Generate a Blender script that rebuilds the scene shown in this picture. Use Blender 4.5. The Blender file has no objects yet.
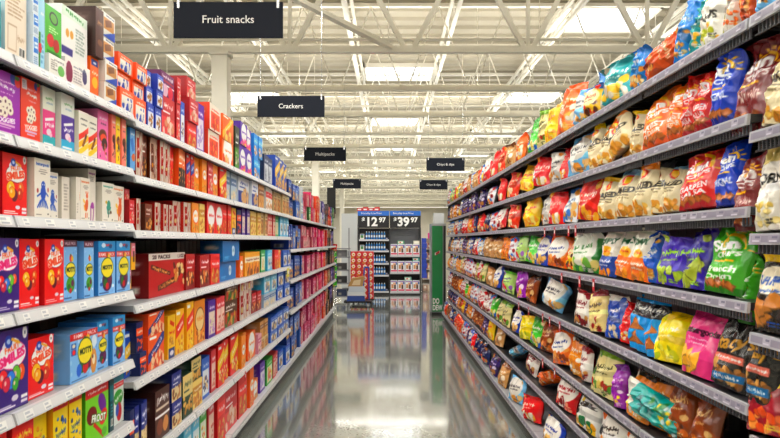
import bpy, math, random
import numpy as np
from mathutils import Matrix, Vector, Euler

random.seed(7)
SC = bpy.context.scene
COL = SC.collection
F = 624.0; CX = 388.5; CY = 241.0; EYE = 1.6

# ------------------------------------------------------------------ helpers
def hexc(s):
    s = s.lstrip('#')
    if len(s) == 3: s = ''.join(c*2 for c in s)
    return tuple(int(s[i:i+2], 16)/255 for i in (0, 2, 4))
def lin(a):
    a = np.asarray(a, dtype=np.float64)
    return np.where(a <= 0.04045, a/12.92, ((a+0.055)/1.055)**2.4)
def linc(s):
    c = hexc(s) if isinstance(s, str) else s
    return tuple(float(x) for x in lin(c)) + (1.0,)

MATS = {}
def mat(name, col='#ffffff', rough=.5, metal=0., attr=False, bump=0., bscale=40., var=.06, vscale=6., emit=0., spec=.5, coat=0.):
    if name in MATS: return MATS[name]
    m = bpy.data.materials.new(name); m.use_nodes = True
    nt = m.node_tree; N = nt.nodes; L = nt.links
    b = N['Principled BSDF']
    b.inputs['Roughness'].default_value = rough
    b.inputs['Metallic'].default_value = metal
    b.inputs['Specular IOR Level'].default_value = spec
    b.inputs['Coat Weight'].default_value = coat
    tc = N.new('ShaderNodeTexCoord')
    if attr:
        at = N.new('ShaderNodeAttribute'); at.attribute_name = 'Col'
        L.new(at.outputs['Color'], b.inputs['Base Color'])
    else:
        nz = N.new('ShaderNodeTexNoise'); nz.inputs['Scale'].default_value = vscale; nz.inputs['Detail'].default_value = 4
        L.new(tc.outputs['Object'], nz.inputs['Vector'])
        mx = N.new('ShaderNodeMix'); mx.data_type = 'RGBA'
        c = linc(col)
        mx.inputs[6].default_value = tuple(x*(1-var) for x in c[:3])+(1,)
        mx.inputs[7].default_value = tuple(min(1, x*(1+var)) for x in c[:3])+(1,)
        L.new(nz.outputs['Fac'], mx.inputs[0]); L.new(mx.outputs[2], b.inputs['Base Color'])
    if emit:
        b.inputs['Emission Color'].default_value = linc(col); b.inputs['Emission Strength'].default_value = emit
    if bump:
        n2 = N.new('ShaderNodeTexNoise'); n2.inputs['Scale'].default_value = bscale; n2.inputs['Detail'].default_value = 3
        L.new(tc.outputs['Object'], n2.inputs['Vector'])
        bp = N.new('ShaderNodeBump'); bp.inputs['Strength'].default_value = bump; bp.inputs['Distance'].default_value = .01
        L.new(n2.outputs['Fac'], bp.inputs['Height']); L.new(bp.outputs['Normal'], b.inputs['Normal'])
    MATS[name] = m
    return m

def tag(o, label=None, cat=None, group=None, kind=None):
    if label: o['label'] = label
    if cat: o['category'] = cat
    if group: o['group'] = group
    if kind: o['kind'] = kind
    return o
def empty(name, loc=(0, 0, 0), rz=0.):
    o = bpy.data.objects.new(name, None); COL.objects.link(o)
    o.location = loc; o.rotation_euler = (0, 0, rz); o.empty_display_size = .1
    return o
def link(name, me, parent=None):
    o = bpy.data.objects.new(name, me); COL.objects.link(o)
    if parent is not None: o.parent = parent
    return o

class MB:
    """collects boxes, bars, tubes and polygons with a colour each; build() links one mesh"""
    def __init__(s): s.v = []; s.f = []; s.c = []; s.m = []
    def poly(s, pts, col='#ffffff', mi=0):
        i = len(s.v); s.v += [tuple(p) for p in pts]; s.f.append(tuple(range(i, i+len(pts)))); s.c.append(col); s.m.append(mi)
    def hexa(s, P, col='#ffffff', mi=0):
        i = len(s.v); s.v += [tuple(p) for p in P]
        for q in ((0, 3, 2, 1), (4, 5, 6, 7), (0, 1, 5, 4), (1, 2, 6, 5), (2, 3, 7, 6), (3, 0, 4, 7)):
            s.f.append(tuple(i+k for k in q)); s.c.append(col); s.m.append(mi)
    def box(s, x0, y0, z0, x1, y1, z1, col='#ffffff', mi=0):
        if x0 > x1: x0, x1 = x1, x0
        if y0 > y1: y0, y1 = y1, y0
        if z0 > z1: z0, z1 = z1, z0
        s.hexa([(x0, y0, z0), (x1, y0, z0), (x1, y1, z0), (x0, y1, z0), (x0, y0, z1), (x1, y0, z1), (x1, y1, z1), (x0, y1, z1)], col, mi)
    def bar(s, p, q, a, b=None, col='#ffffff', mi=0, up=(0, 0, 1)):
        b = b or a; p = Vector(p); q = Vector(q); d = (q-p).normalized(); u = Vector(up)
        if abs(d.dot(u)) > .98: u = Vector((0, 1, 0))
        s1 = d.cross(u).normalized()*(a/2); s2 = d.cross(s1).normalized()*(b/2)
        s.hexa([p-s1-s2, p+s1-s2, p+s1+s2, p-s1+s2, q-s1-s2, q+s1-s2, q+s1+s2, q-s1+s2], col, mi)
    def tube(s, p, q, r, r2=None, n=10, col='#ffffff', mi=0, cap=True):
        r2 = r if r2 is None else r2
        p = Vector(p); q = Vector(q); d = (q-p).normalized(); u = Vector((0, 0, 1)) if abs(d.z) < .9 else Vector((1, 0, 0))
        a = d.cross(u).normalized(); b = d.cross(a); i = len(s.v)
        for (c, rr) in ((p, r), (q, r2)):
            for k in range(n):
                t = 2*math.pi*k/n; s.v.append(tuple(c+a*(rr*math.cos(t))+b*(rr*math.sin(t))))
        for k in range(n):
            s.f.append((i+k, i+(k+1) % n, i+n+(k+1) % n, i+n+k)); s.c.append(col); s.m.append(mi)
        if cap:
            s.f.append(tuple(i+k for k in range(n))[::-1]); s.c.append(col); s.m.append(mi)
            s.f.append(tuple(i+n+k for k in range(n))); s.c.append(col); s.m.append(mi)
    def mesh(s, name, mats):
        me = bpy.data.meshes.new(name); me.from_pydata(s.v, [], s.f)
        if not isinstance(mats, (list, tuple)): mats = [mats]
        for m in mats: me.materials.append(m)
        ca = me.color_attributes.new('Col', 'FLOAT_COLOR', 'CORNER')
        cols = np.array([linc(c) for c in s.c], dtype=np.float32)
        cnt = np.array([len(f) for f in s.f])
        ca.data.foreach_set('color', np.repeat(cols, cnt, axis=0).ravel())
        me.polygons.foreach_set('material_index', np.array(s.m, dtype=np.int32))
        me.update(); return me
    def build(s, name, mats, parent=None, smooth=False):
        me = s.mesh(name, mats)
        if smooth: me.polygons.foreach_set('use_smooth', [True]*len(me.polygons))
        return link(name, me, parent)

# ------------------------------------------------------------------ printed artwork (drawn as numbers, carried by the mesh)
_TXT = {}
def text_tris(s, bold=.02, shear=0.):
    k = (s, bold, shear)
    if k in _TXT: return _TXT[k]
    cu = bpy.data.curves.new('t', 'FONT'); cu.body = s; cu.offset = bold; cu.shear = shear; cu.resolution_u = 3
    ob = bpy.data.objects.new('t', cu)
    me = bpy.data.meshes.new_from_object(ob)
    me.calc_loop_triangles()
    co = np.array([v.co[:2] for v in me.vertices], dtype=np.float64)
    tr = np.array([t.vertices[:] for t in me.loop_triangles], dtype=np.int64)
    bpy.data.objects.remove(ob); bpy.data.meshes.remove(me); bpy.data.curves.remove(cu)
    lo = co.min(0); hi = co.max(0)
    asp = (hi[0]-lo[0])/(hi[1]-lo[1])
    co = (co-(lo+hi)/2)/(hi-lo)
    _TXT[k] = (co[tr], asp)
    return _TXT[k]

class Cv:
    def __init__(s, asp, bg, W=120, seed=0):
        s.W = W; s.A = asp; s.H = max(4, int(W*asp)); s.a = np.zeros((s.H, W, 3)); s.a[:] = hexc(bg)
        s.X, s.Y = np.meshgrid((np.arange(W)+.5)/W, (np.arange(s.H)+.5)/s.H)
        s.r = random.Random(seed)
    def put(s, m, c): s.a[m] = hexc(c); return s
    def rect(s, x0, y0, x1, y1, c): return s.put((s.X >= x0) & (s.X < x1) & (s.Y >= y0) & (s.Y < y1), c)
    def rrect(s, cx, cy, w, h, ang, c):
        a = math.radians(ang); dx = s.X-cx; dy = (s.Y-cy)*s.A
        u = dx*math.cos(a)+dy*math.sin(a); v = -dx*math.sin(a)+dy*math.cos(a)
        return s.put((abs(u) < w/2) & (abs(v) < h*s.A/2), c)
    def ell(s, cx, cy, rx, ry, c, ang=0):       # radii in widths
        a = math.radians(ang); dx = s.X-cx; dy = (s.Y-cy)*s.A
        u = dx*math.cos(a)+dy*math.sin(a); v = -dx*math.sin(a)+dy*math.cos(a)
        return s.put((u/rx)**2+(v/ry)**2 < 1, c)
    def ring(s, cx, cy, r, t, c, a0=-180, a1=180):
        dx = s.X-cx; dy = (s.Y-cy)*s.A; d = np.hypot(dx, dy); an = np.degrees(np.arctan2(dy, dx))
        return s.put((abs(d-r) < t/2) & (an >= a0) & (an <= a1), c)
    def tri(s, pts, c):
        P = [(p[0], p[1]*s.A) for p in pts]; m = np.ones_like(s.X, bool); y = s.Y*s.A
        ar = sum(P[i][0]*P[(i+1) % len(P)][1]-P[(i+1) % len(P)][0]*P[i][1] for i in range(len(P)))
        for i in range(len(P)):
            (x0, y0), (x1, y1) = P[i], P[(i+1) % len(P)]
            m &= ((x1-x0)*(y-y0)-(y1-y0)*(s.X-x0))*(1 if ar > 0 else -1) >= 0
        return s.put(m, c)
    def text(s, t, cx, cy, w, h, c, ang=0, shear=0., bold=.02, out=None, ow=2):
        T, asp = text_tris(t, bold, shear)
        a = math.radians(ang); x = T[..., 0]*w*s.W; y = T[..., 1]*h*s.H
        px = cx*s.W+x*math.cos(a)-y*math.sin(a); py = cy*s.H+x*math.sin(a)+y*math.cos(a)
        m = np.zeros((s.H, s.W), bool)
        for k in range(len(px)):
            X = px[k]; Y = py[k]
            i0 = max(0, int(X.min()-.5)); i1 = min(s.W, int(X.max()+1.5)); j0 = max(0, int(Y.min()-.5)); j1 = min(s.H, int(Y.max()+1.5))
            if i1 <= i0 or j1 <= j0: continue
            gx, gy = np.meshgrid(np.arange(i0, i1)+.5, np.arange(j0, j1)+.5)
            d = (X[1]-X[0])*(Y[2]-Y[0])-(X[2]-X[0])*(Y[1]-Y[0])
            if abs(d) < 1e-9: continue
            l1 = ((gx-X[0])*(Y[2]-Y[0])-(X[2]-X[0])*(gy-Y[0]))/d
            l2 = ((X[1]-X[0])*(gy-Y[0])-(gx-X[0])*(Y[1]-Y[0]))/d
            m[j0:j1, i0:i1] |= (l1 >= -.01) & (l2 >= -.01) & (l1+l2 <= 1.01)
        if out:
            o = m.copy()
            for _ in range(ow):
                o2 = o.copy(); o2[1:] |= o[:-1]; o2[:-1] |= o[1:]; o2[:, 1:] |= o[:, :-1]; o2[:, :-1] |= o[:, 1:]; o = o2
            s.put(o, out)
        return s.put(m, c)
    def lines(s, x0, y0, x1, y1, n, c):         # unreadable small print
        hh = (y1-y0)/n
        for i in range(n):
            e = x0+(x1-x0)*s.r.uniform(.6, 1)
            s.rect(x0, y0+hh*(i+.2), e, y0+hh*(i+.75), c)
            for _ in range(4):
                q = s.r.uniform(x0, e); s.rect(q, y0+hh*(i+.2), q+.015, y0+hh*(i+.75), '#%02x%02x%02x' % tuple(int(255*v) for v in s.a[min(s.H-1, int((y0)*s.H)), min(s.W-1, int(x0*s.W))]))
        return s
    def mark(s, cx, cy, w, h, c, n=5, ang=0):   # a word too small to read: strokes the size of letters
        a = math.radians(ang); m = n*2; st = w/m; px = None
        for i in range(m):                      # a brushy band of uneven strokes
            d = (i-(m-1)/2)*st; k = s.r.uniform(-.18, .18)*h; x = cx+d*math.cos(a); y = cy+d*math.sin(a)/s.A+k
            s.rrect(x, y, st*s.r.uniform(.35, .62), h*s.r.uniform(.45, 1.0), ang+s.r.uniform(-16, 10), c)
            if s.r.random() < .55: s.rrect(x+st*.4*math.cos(a), y, st*1.1, h*s.r.uniform(.18, .3), ang+s.r.uniform(-14, 14), c)
        return s
    def blobs(s, x0, y0, x1, y1, n, cols, r0, r1, el=.7):
        n = int(n*1.9); r0 *= .66; r1 *= .66
        for i in range(n):
            r = s.r.uniform(r0, r1); c = cols[i % len(cols)]; x = s.r.uniform(x0, x1); y = s.r.uniform(y0, y1); an = s.r.uniform(0, 180)
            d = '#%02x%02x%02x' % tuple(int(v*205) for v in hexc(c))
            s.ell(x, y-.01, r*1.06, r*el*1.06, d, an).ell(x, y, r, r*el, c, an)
        return s
    def chips(s, x0, y0, x1, y1, n, c, r):
        for i in range(n):
            x = s.r.uniform(x0, x1); y = s.r.uniform(y0, y1); a = s.r.uniform(0, 6.28)
            p = [(x+r*math.cos(a+k*2.09), y+r*math.sin(a+k*2.09)/s.A) for k in range(3)]
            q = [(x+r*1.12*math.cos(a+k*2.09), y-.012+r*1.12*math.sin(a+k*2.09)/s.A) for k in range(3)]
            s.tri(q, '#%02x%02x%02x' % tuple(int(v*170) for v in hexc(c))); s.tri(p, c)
        return s
    def bars(s, x0, y0, x1, y1, c='#202020', n=12):
        s.rect(x0, y0, x1, y1, '#f4f2ec')
        for i in range(n):
            if s.r.random() < .6: s.rect(x0+(x1-x0)*(i+.1)/n, y0+(y1-y0)*.15, x0+(x1-x0)*(i+.8)/n, y1-(y1-y0)*.1, c)
        return s
    def sample(s, nx, ny):
        """area averages at the (nx+1) x (ny+1) grid points"""
        I = np.zeros((s.H+1, s.W+1, 3)); I[1:, 1:] = s.a.cumsum(0).cumsum(1)
        def edges(n, N):
            p = np.linspace(0, N, n+1); h = N/n/2
            a = np.clip(np.floor(p-h), 0, N-1).astype(int); b = np.clip(np.ceil(p+h), 1, N).astype(int)
            return a, np.maximum(b, a+1)
        xa, xb = edges(nx, s.W); ya, yb = edges(ny, s.H)
        S = I[yb][:, xb]-I[ya][:, xb]-I[yb][:, xa]+I[ya][:, xa]
        n = ((yb-ya)[:, None]*(xb-xa)[None, :])[..., None]
        c = np.clip(S/n, 0, 1); l = c.mean(-1, keepdims=True)     # rich printing inks
        c = np.clip(l+(c-l)*1.28, 0, 1)
        c = c*(1-.28*(1-c)*np.clip(1.6-c, 0, 1))
        return lin(c)

# ------------------------------------------------------------------ carton designs
BOX = {}    # name -> dict(fn, side, desc, kind, cat)
def boxd(name, desc, side, kind='cracker_box', cat='box'):
    def dec(fn): BOX[name] = dict(fn=fn, side=side, desc=desc, kind=kind, cat=cat); return fn
    return dec
FS = 'fruit_snack_box'
def smiles(bg, wc, seed):
    def fn(A):
        c = Cv(A, bg, 140, seed)
        c.ell(.53, .68, .40, .22, wc).ell(.53, .68, .385, .205, '#ffffff').ell(.5, .8, .25, .12, '#ffffff').ell(.5, .8, .235, .105, '#f4f0ff')
        c.text('FRUIT', .52, .775, .42, .075, '#e8641e', 8, out='#ffffff', ow=1)
        c.text('SMILES', .52, .66, .74, .125, '#e21a86' if bg == '#4a2484' else '#e0571c', 10, bold=.05, out='#ffffff', ow=2)
        c.ell(.42, .86, .1, .1, '#1d4fae').ell(.42, .86, .05, .04, '#cfe0ff').rrect(.62, .85, .26, .035, -20, '#e9b420')
        if bg == '#4a2484':
            for (x, y, r, k) in ((.26, .42, .12, '#d8232a'), (.78, .44, .11, '#ef6a24'), (.62, .42, .13, '#7cc142'), (.47, .38, .12, '#2d8fd8'), (.35, .34, .1, '#c82a55'), (.6, .31, .09, '#4aa53a')):
                c.ell(x, y, r*1.08, r*1.25, '#3a1a6c').ell(x, y, r, r*1.15, k).ell(x-.03, y+.02, r*.3, r*.4, '#f6d7d0')
        else:
            for (x, y, r, k) in ((.3, .44, .15, '#f6c21c'), (.72, .46, .13, '#ee7a1c'), (.68, .36, .12, '#c9461c'), (.45, .33, .13, '#6d1a3c'), (.35, .37, .12, '#f2b01a')):
                c.ell(x, y, r*1.06, r*1.2, '#b01418').ell(x, y, r, r*1.12, k).ell(x-.03, y+.02, r*.3, r*.4, '#fbe6b0')
        c.ell(.9, .93, .075, .1, '#ffffff').rect(.88, .91, .92, .95, '#8890a0')
        c.rect(.06, .06, .5, .075, '#ffffff').rect(.06, .035, .62, .05, '#ffffff').ell(.6, .14, .1, .05, '#e8e4f0')
        c.rrect(.88, .12, .2, .045, 0, '#ffffff').rrect(.88, .06, .2, .04, 0, '#f1eef6')
        return c
    return fn
boxd('smiles_purple', 'purple fruit snack box with smile-shaped candies', '#3d1d73', FS)(smiles('#4a2484', '#e21a86', 1))
boxd('smiles_red', 'bright red fruit snack box with yellow candies', '#b8151b', FS)(smiles('#d9161d', '#8a1c2c', 2))
def motts(val, seed, wide=False):
    def fn(A):
        c = Cv(A, '#9cc8ee', 140, seed)
        for _ in range(26): c.ell(c.r.random(), c.r.uniform(.05, .85), .035, .035, c.r.choice(['#b4d8f6', '#86b6e4', '#c6e2fa']))
        if val:
            c.rect(0, .89, 1, 1, '#5a1438').text('VALUE PACK', .5, .945, .8, .055, '#ffffff', bold=.03)
        elif wide:
            c.rect(0, .86, 1, 1, '#c22224').text('FAMILY PACK', .54, .93, .82, .08, '#ffffff', bold=.03)
            c.rect(.04, .56, .2, .8, '#2c6ab4').rect(.04, .68, .2, .69, '#ffffff').ell(.12, .62, .05, .04, '#d9302c').ell(.12, .75, .05, .03, '#e8e0c8')
        else:
            c.rect(0, .8, 1, 1, '#2f9bc9').mark(.5, .92, .6, .06, '#e23a3a', 5).ell(.3, .92, .12, .07, '#dfeffc').ell(.7, .9, .1, .06, '#25497e')
            c.rect(0, .7, 1, .8, '#c22224').text('FAMILY PACK', .5, .75, .9, .06, '#ffffff', bold=.03)
        cy = .5 if not wide else .58; r = .34 if not wide else .25; x0 = .5 if not wide else .52
        c.ell(x0, cy+.2, .1, .14, '#d6302a').ell(x0+.1, cy+.19, .08, .11, '#e9c63a').ell(x0-.02, cy+.245, .03, .06, '#3f7a2a')
        c.ell(x0, cy-.24, .3 if not wide else .2, .3 if not wide else .16, '#5aa437' if seed % 2 else '#5a2260').ell(x0-.12, cy-.28, .11, .12, '#2e7a2c').ell(x0+.13, cy-.22, .11, .13, '#7a2a5c').ell(x0, cy-.34, .1, .1, '#c12a38')
        c.ell(x0, cy, r*1.1, r*.86, '#23562a').ell(x0, cy, r*1.02, r*.78, '#f3e04a')
        c.text("MOTT'S", x0, cy+.01, r*1.7, .085 if not wide else .13, '#16321d', bold=.05)
        if wide: c.ell(.84, .3, .12, .2, '#d9a25c').ell(.84, .33, .06, .08, '#f6ead2').ell(.8, .4, .02, .03, '#221a18').ell(.3, .22, .09, .1, '#2c7ad0').ell(.86, .72, .1, .1, '#e6f2fc')
        else: c.ell(.16, .2, .08, .05, '#2c6ab4').ell(.86, .15, .07, .05, '#eef6fd')
        c.rect(.05, .03, .6, .05, '#2c5a94')
        return c
    return fn
boxd('apple_value', 'light blue fruit snack box with plum-coloured top band', '#7fb0dc', FS)(motts(True, 3))
boxd('apple_family', 'light blue fruit snack box with red band', '#4f96cc', FS)(motts(False, 4))
boxd('apple_wide', 'wide light blue fruit snack box with yellow oval', '#8fbce6', FS)(motts(False, 5, True))
def yog(bg, seed):
    def fn(A):
        c = Cv(A, bg, 130, seed)
        c.rect(.06, .82, .3, .98, '#f4eef2').lines(.09, .84, .27, .96, 4, '#b8a8b8').mark(.55, .84, .5, .04, '#f3d4ee', 7).mark(.55, .76, .56, .07, '#ffffff', 6, -6).mark(.55, .66, .4, .03, '#f3d4ee', 8)
        c.ell(.78, .93, .11, .11, '#3c4aa0').ell(.92, .9, .1, .1, '#d6402f').ell(.9, .97, .07, .05, '#56923a')
        for (x, y) in ((.35, .5), (.5, .53), (.62, .5), (.42, .42), (.56, .43), (.66, .41), (.48, .35), (.36, .36)):
            c.ell(x, y, .105, .1, '#cdbfae').ell(x, y+.008, .1, .095, '#f7f1e4').ell(x, y, .03, .03, '#6a3b52')
        c.text('YOGGIES', .5, .24, .66, .085, '#ffffff', 4, bold=.05).rect(.2, .155, .82, .185, '#e8c8e4').rect(.3, .115, .7, .135, '#e8c8e4').rect(.06, .04, .9, .06, '#e8c8e4')
        return c
    return fn
boxd('yog_purple', 'magenta-purple snack box with white yogurt drops', '#8a2a98', FS)(yog('#a838b4', 6))
boxd('yog_orange', 'coral-orange snack box with white yogurt drops', '#cf4a30', FS)(yog('#ea5a3c', 7))
def halfw(top, low, foot, seed):
    def fn(A):
        c = Cv(A, top, 110, seed)
        c.rect(0, 0, 1, .62, low).rect(0, 0, 1, .2, foot).mark(.5, .82, .6, .06, '#8ab88a', 6).mark(.5, .74, .5, .04, '#9fb8c8', 7)
        c.rrect(.5, .48, .7, .05, 12, '#ffffff').mark(.5, .38, .7, .09, '#ffffff', 4, 8).ell(.45, .26, .2, .14, '#f6e8f0').ell(.6, .22, .12, .1, '#fbd0e0').rect(.08, .05, .8, .08, '#ffffff')
        return c
    return fn
boxd('white_pink', 'white-topped pink snack box with teal foot', '#f0f1ea', FS)(halfw('#eef2e6', '#e25a9c', '#39b6bf', 8))
boxd('white_purple', 'white-topped violet snack box with aqua foot', '#f0f1ea', FS)(halfw('#eef0ea', '#5c3c9c', '#42b9d8', 9))
def stripy(bg, cols, seed, tx='#3a3a3a'):
    def fn(A):
        c = Cv(A, bg, 100, seed)
        c.mark(.5, .82, .7, .05, tx, 7).mark(.5, .7, .6, .04, tx, 6)
        for i, k in enumerate(cols): c.rrect(.5, .5-.17*i, 1.6, .12, 28, k)
        c.rrect(.55, .36, .7, .08, 60, '#6d3f24').rrect(.45, .3, .5, .06, 60, '#a4693a')
        return c
    return fn
boxd('bar_white', 'slim white bar box with yellow stripes', '#f3efe4', FS)(stripy('#f3efe6', ['#e0503c', '#f0c22c', '#f3d44c'], 10))
def bar(bg, blob, seed):
    def fn(A):
        c = Cv(A, bg, 100, seed)
        c.mark(.5, .84, .7, .06, '#ffffff', 6).mark(.5, .74, .5, .04, '#42203a', 6)
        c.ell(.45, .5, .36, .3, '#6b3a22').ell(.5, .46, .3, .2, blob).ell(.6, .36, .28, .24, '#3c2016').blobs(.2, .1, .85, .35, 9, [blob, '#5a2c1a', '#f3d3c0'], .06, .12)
        return c
    return fn
boxd('bar_pink', 'pink bar box with round chocolate picture', '#ee9ac6', FS)(bar('#ee8fc0', '#e2643c', 11))
boxd('bar_salmon', 'salmon pink bar box with dark chocolate picture', '#ee8a80', FS)(bar('#f29a8c', '#4a2418', 12))
boxd('bar_yellow', 'narrow yellow bar box with brown picture', '#f0cc1c', FS)(bar('#f4d024', '#a86a2a', 13))
boxd('bar_green', 'narrow lime green bar box with dark picture', '#86c22c', FS)(bar('#8cc832', '#46311c', 14))
def plainbg(bg, acc, seed):
    def fn(A):
        c = Cv(A, bg, 100, seed)
        c.lines(.1, .55, .9, .9, 7, acc).rect(.1, .1, .5, .45, acc).rect(.13, .12, .47, .43, bg).mark(.7, .3, .35, .1, acc, 4).bars(.62, .06, .92, .2)
        return c
    return fn
boxd('pink_lying', 'pink carton lying flat on its row', '#e890c8', FS)(plainbg('#f09ad0', '#b03a8c', 15))
boxd('cream_back', 'tall cream carton showing its back text', '#cfe3ea', FS)(plainbg('#f0e6d8', '#c8b49c', 16))
boxd('blue_plain', 'pale blue and rust snack carton', '#3d7fc0', FS)(lambda A: Cv(A, '#7db5e2', 100, 17).rrect(.4, .6, .5, .3, 20, '#4a8acb').ell(.6, .3, .35, .3, '#cf7a4a').mark(.5, .85, .7, .06, '#ffffff', 5))
boxd('lightblue', 'tall light blue carton with red mark', '#d3ecf6', FS)(lambda A: Cv(A, '#b9dff0', 100, 18).rect(.0, 0, .35, .5, '#3c8a3a').ell(.3, .3, .25, .2, '#cf2a38').mark(.65, .75, .5, .06, '#ffffff', 5).lines(.45, .1, .9, .5, 6, '#7fb2cc'))
boxd('teal_yellow', 'teal carton with small yellow squares', '#0f8f96', FS)(lambda A: Cv(A, '#17a6ae', 100, 19).rect(.2, .7, .8, .9, '#e9df52').rect(.2, .4, .8, .6, '#e9df52').rect(.3, .44, .7, .56, '#5aa8a0').rect(.1, .1, .9, .2, '#d8f2f2'))
boxd('bluewhite', 'white carton with small blue panels', '#dfe9f3', FS)(lambda A: Cv(A, '#e6eef6', 100, 20).rect(.1, .45, .9, .95, '#3f8ed2').rect(.18, .6, .8, .8, '#eaf4fb').lines(.1, .1, .9, .35, 4, '#8fa8c4').mark(.5, .7, .5, .1, '#2a62a8', 4))
boxd('green_box', 'bright green carton with apple picture', '#cfe8f2', FS)(lambda A: Cv(A, '#58b030', 110, 21).ell(.5, .78, .26, .2, '#1c2a1a').ell(.5, .78, .2, .15, '#67a440').ell(.3, .3, .2, .2, '#c4222c').ell(.66, .25, .2, .2, '#b01c28').lines(.2, .45, .8, .6, 3, '#d8f0c8').rect(.1, .03, .9, .1, '#2c7a24'))
boxd('white_small', 'small white carton with green mark', '#f1efe9', FS)(lambda A: Cv(A, '#f1efe9', 90, 22).ell(.7, .4, .22, .18, '#7cb86a').lines(.1, .3, .45, .8, 5, '#a8a49c').mark(.6, .8, .6, .12, '#8a8a8a', 5))
boxd('white_drop', 'white carton with plum-red drop marks', '#f0ebe8', FS)(lambda A: Cv(A, '#f1ece8', 90, 23).ell(.15, .5, .12, .2, '#8a1c52').ell(.75, .6, .1, .14, '#3c2a6c').lines(.3, .2, .7, .7, 5, '#b4aeb0').mark(.55, .8, .5, .1, '#6a7a8a', 5))
boxd('white_tall', 'tall white carton with green lettering on lid', '#f2f2ee', FS)(lambda A: Cv(A, '#f3f3f0', 110, 24).rect(0, .8, 1, 1, '#e3efe2').mark(.5, .9, .7, .08, '#4a9a50', 5, -6).ell(.2, .5, .06, .08, '#d8a83a').ell(.35, .5, .06, .08, '#d8a83a').rect(0, .08, .4, .22, '#3d2a86').lines(.5, .2, .9, .7, 8, '#a8b4ac'))
boxd('brown_dark', 'dark brown snack carton at top of stack', '#3c1f18', FS)(lambda A: Cv(A, '#5a2f22', 90, 25).mark(.5, .7, .6, .1, '#c9a06a', 5).ell(.5, .3, .3, .2, '#8a5a3a'))
boxd('orange_tall', 'tall orange carton with yellow centre', '#e4731c', FS)(lambda A: Cv(A, '#ee7c1c', 100, 26).ell(.5, .4, .34, .34, '#f6c02c').rect(.1, .8, .9, .95, '#2c54a4').ell(.5, .87, .2, .07, '#e8f0fa').mark(.5, .62, .7, .1, '#ffffff', 5))
boxd('tan_blue', 'white carton with tan and blue squares', '#e9e5de', FS)(lambda A: Cv(A, '#eceae4', 100, 27).rrect(.5, .55, .8, .5, 0, '#c79a5c').rrect(.45, .6, .5, .28, 14, '#8a5a34').tri([(0, 0), (1, 0), (1, .4)], '#2f5fb8').mark(.6, .9, .6, .1, '#40506c', 5))
# monsters on white
def monster(tc, word, seed, body):
    def fn(A):
        c = Cv(A, '#f3efe6', 130, seed)
        c.text('bettergoods', .5, .9, .8, .065, tc, bold=.03)
        c.rect(.3, .81, .72, .825, '#9a948c').rect(.24, .775, .8, .79, '#9a948c').rect(.34, .74, .66, .755, '#9a948c')
        if body == 'octo':
            c.ell(.5, .42, .17, .24, tc).ell(.5, .55, .13, .14, tc)
            for k in range(6):
                a = -60+k*24; c.rrect(.5+.1*(k-2.5), .26-.015*abs(k-2.5), .06, .16, (k-2.5)*14, tc)
            c.rrect(.25, .38, .26, .03, 30, tc).rrect(.75, .4, .26, .03, -30, tc).ell(.17, .45, .05, .08, '#a83a3c').ell(.83, .48, .05, .08, '#a83a3c').ell(.45, .56, .025, .03, '#ffffff').ell(.56, .56, .025, .03, '#ffffff')
        elif body == 'bear':
            c.ell(.56, .36, .17, .3, tc, -12).ell(.6, .58, .12, .12, tc).ell(.5, .66, .05, .06, tc).ell(.7, .66, .05, .06, tc).rrect(.36, .3, .1, .14, 20, '#e9b63a').ell(.3, .45, .07, .12, '#f3cf6a', 40).rrect(.5, .12, .07, .12, 0, tc).rrect(.66, .12, .07, .12, 0, tc)
        else:
            c.ell(.5, .42, .15, .2, tc).rrect(.5, .22, .07, .2, 0, '#4a6a5a').rrect(.38, .3, .06, .2, 20, tc).rrect(.63, .3, .06, .2, -20, tc).ell(.3, .5, .08, .06, '#c9b04a').ell(.7, .25, .09, .06, '#7a4a30')
        c.rect(.1, .04, .44, .055, '#9a948c').ell(.86, .06, .05, .03, '#6b6660')
        return c
    return fn
boxd('octo_big', 'tall white box with blue many-legged cartoon', '#e9e4da', FS)(monster('#2b62b8', '', 30, 'octo'))
boxd('octo_small', 'short white box with blue cartoon creature', '#ebe6dc', FS)(monster('#3a6cba', '', 31, 'octo'))
boxd('bear_orange', 'white box with orange cartoon creature', '#e9e4da', FS)(monster('#d8763a', '', 32, 'bear'))
boxd('crea_teal', 'white box with teal cartoon creature', '#ebe6dc', FS)(monster('#2f9a8c', '', 33, 'c'))
boxd('crea_purple', 'tallest white box with violet cartoon legs', '#e9e4da', FS)(lambda A: (lambda c: c.text('bettergoods', .5, .91, .8, .05, '#8a2f8c', bold=.03).lines(.2, .75, .8, .86, 3, '#a49e98').rrect(.32, .14, .1, .3, 4, '#a23a9c').rrect(.66, .14, .1, .3, -4, '#a23a9c').ell(.5, .3, .2, .2, '#b04ab0'))(Cv(A, '#f0ece4', 120, 34)))
boxd('white_plain', 'plain white box end with thin grey text', '#e6e1d8', FS)(lambda A: Cv(A, '#ebe6de', 90, 35).lines(.2, .2, .8, .85, 9, '#b8b2aa').rect(.92, 0, 1, 1, '#d8d2c8'))
boxd('white_vert', 'white box with upright orange lettering', '#e6e1d8', FS)(lambda A: Cv(A, '#efeae2', 90, 36).mark(.7, .55, .55, .06, '#d8763a', 7, 90).lines(.15, .15, .45, .4, 4, '#b8b2aa'))
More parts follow.
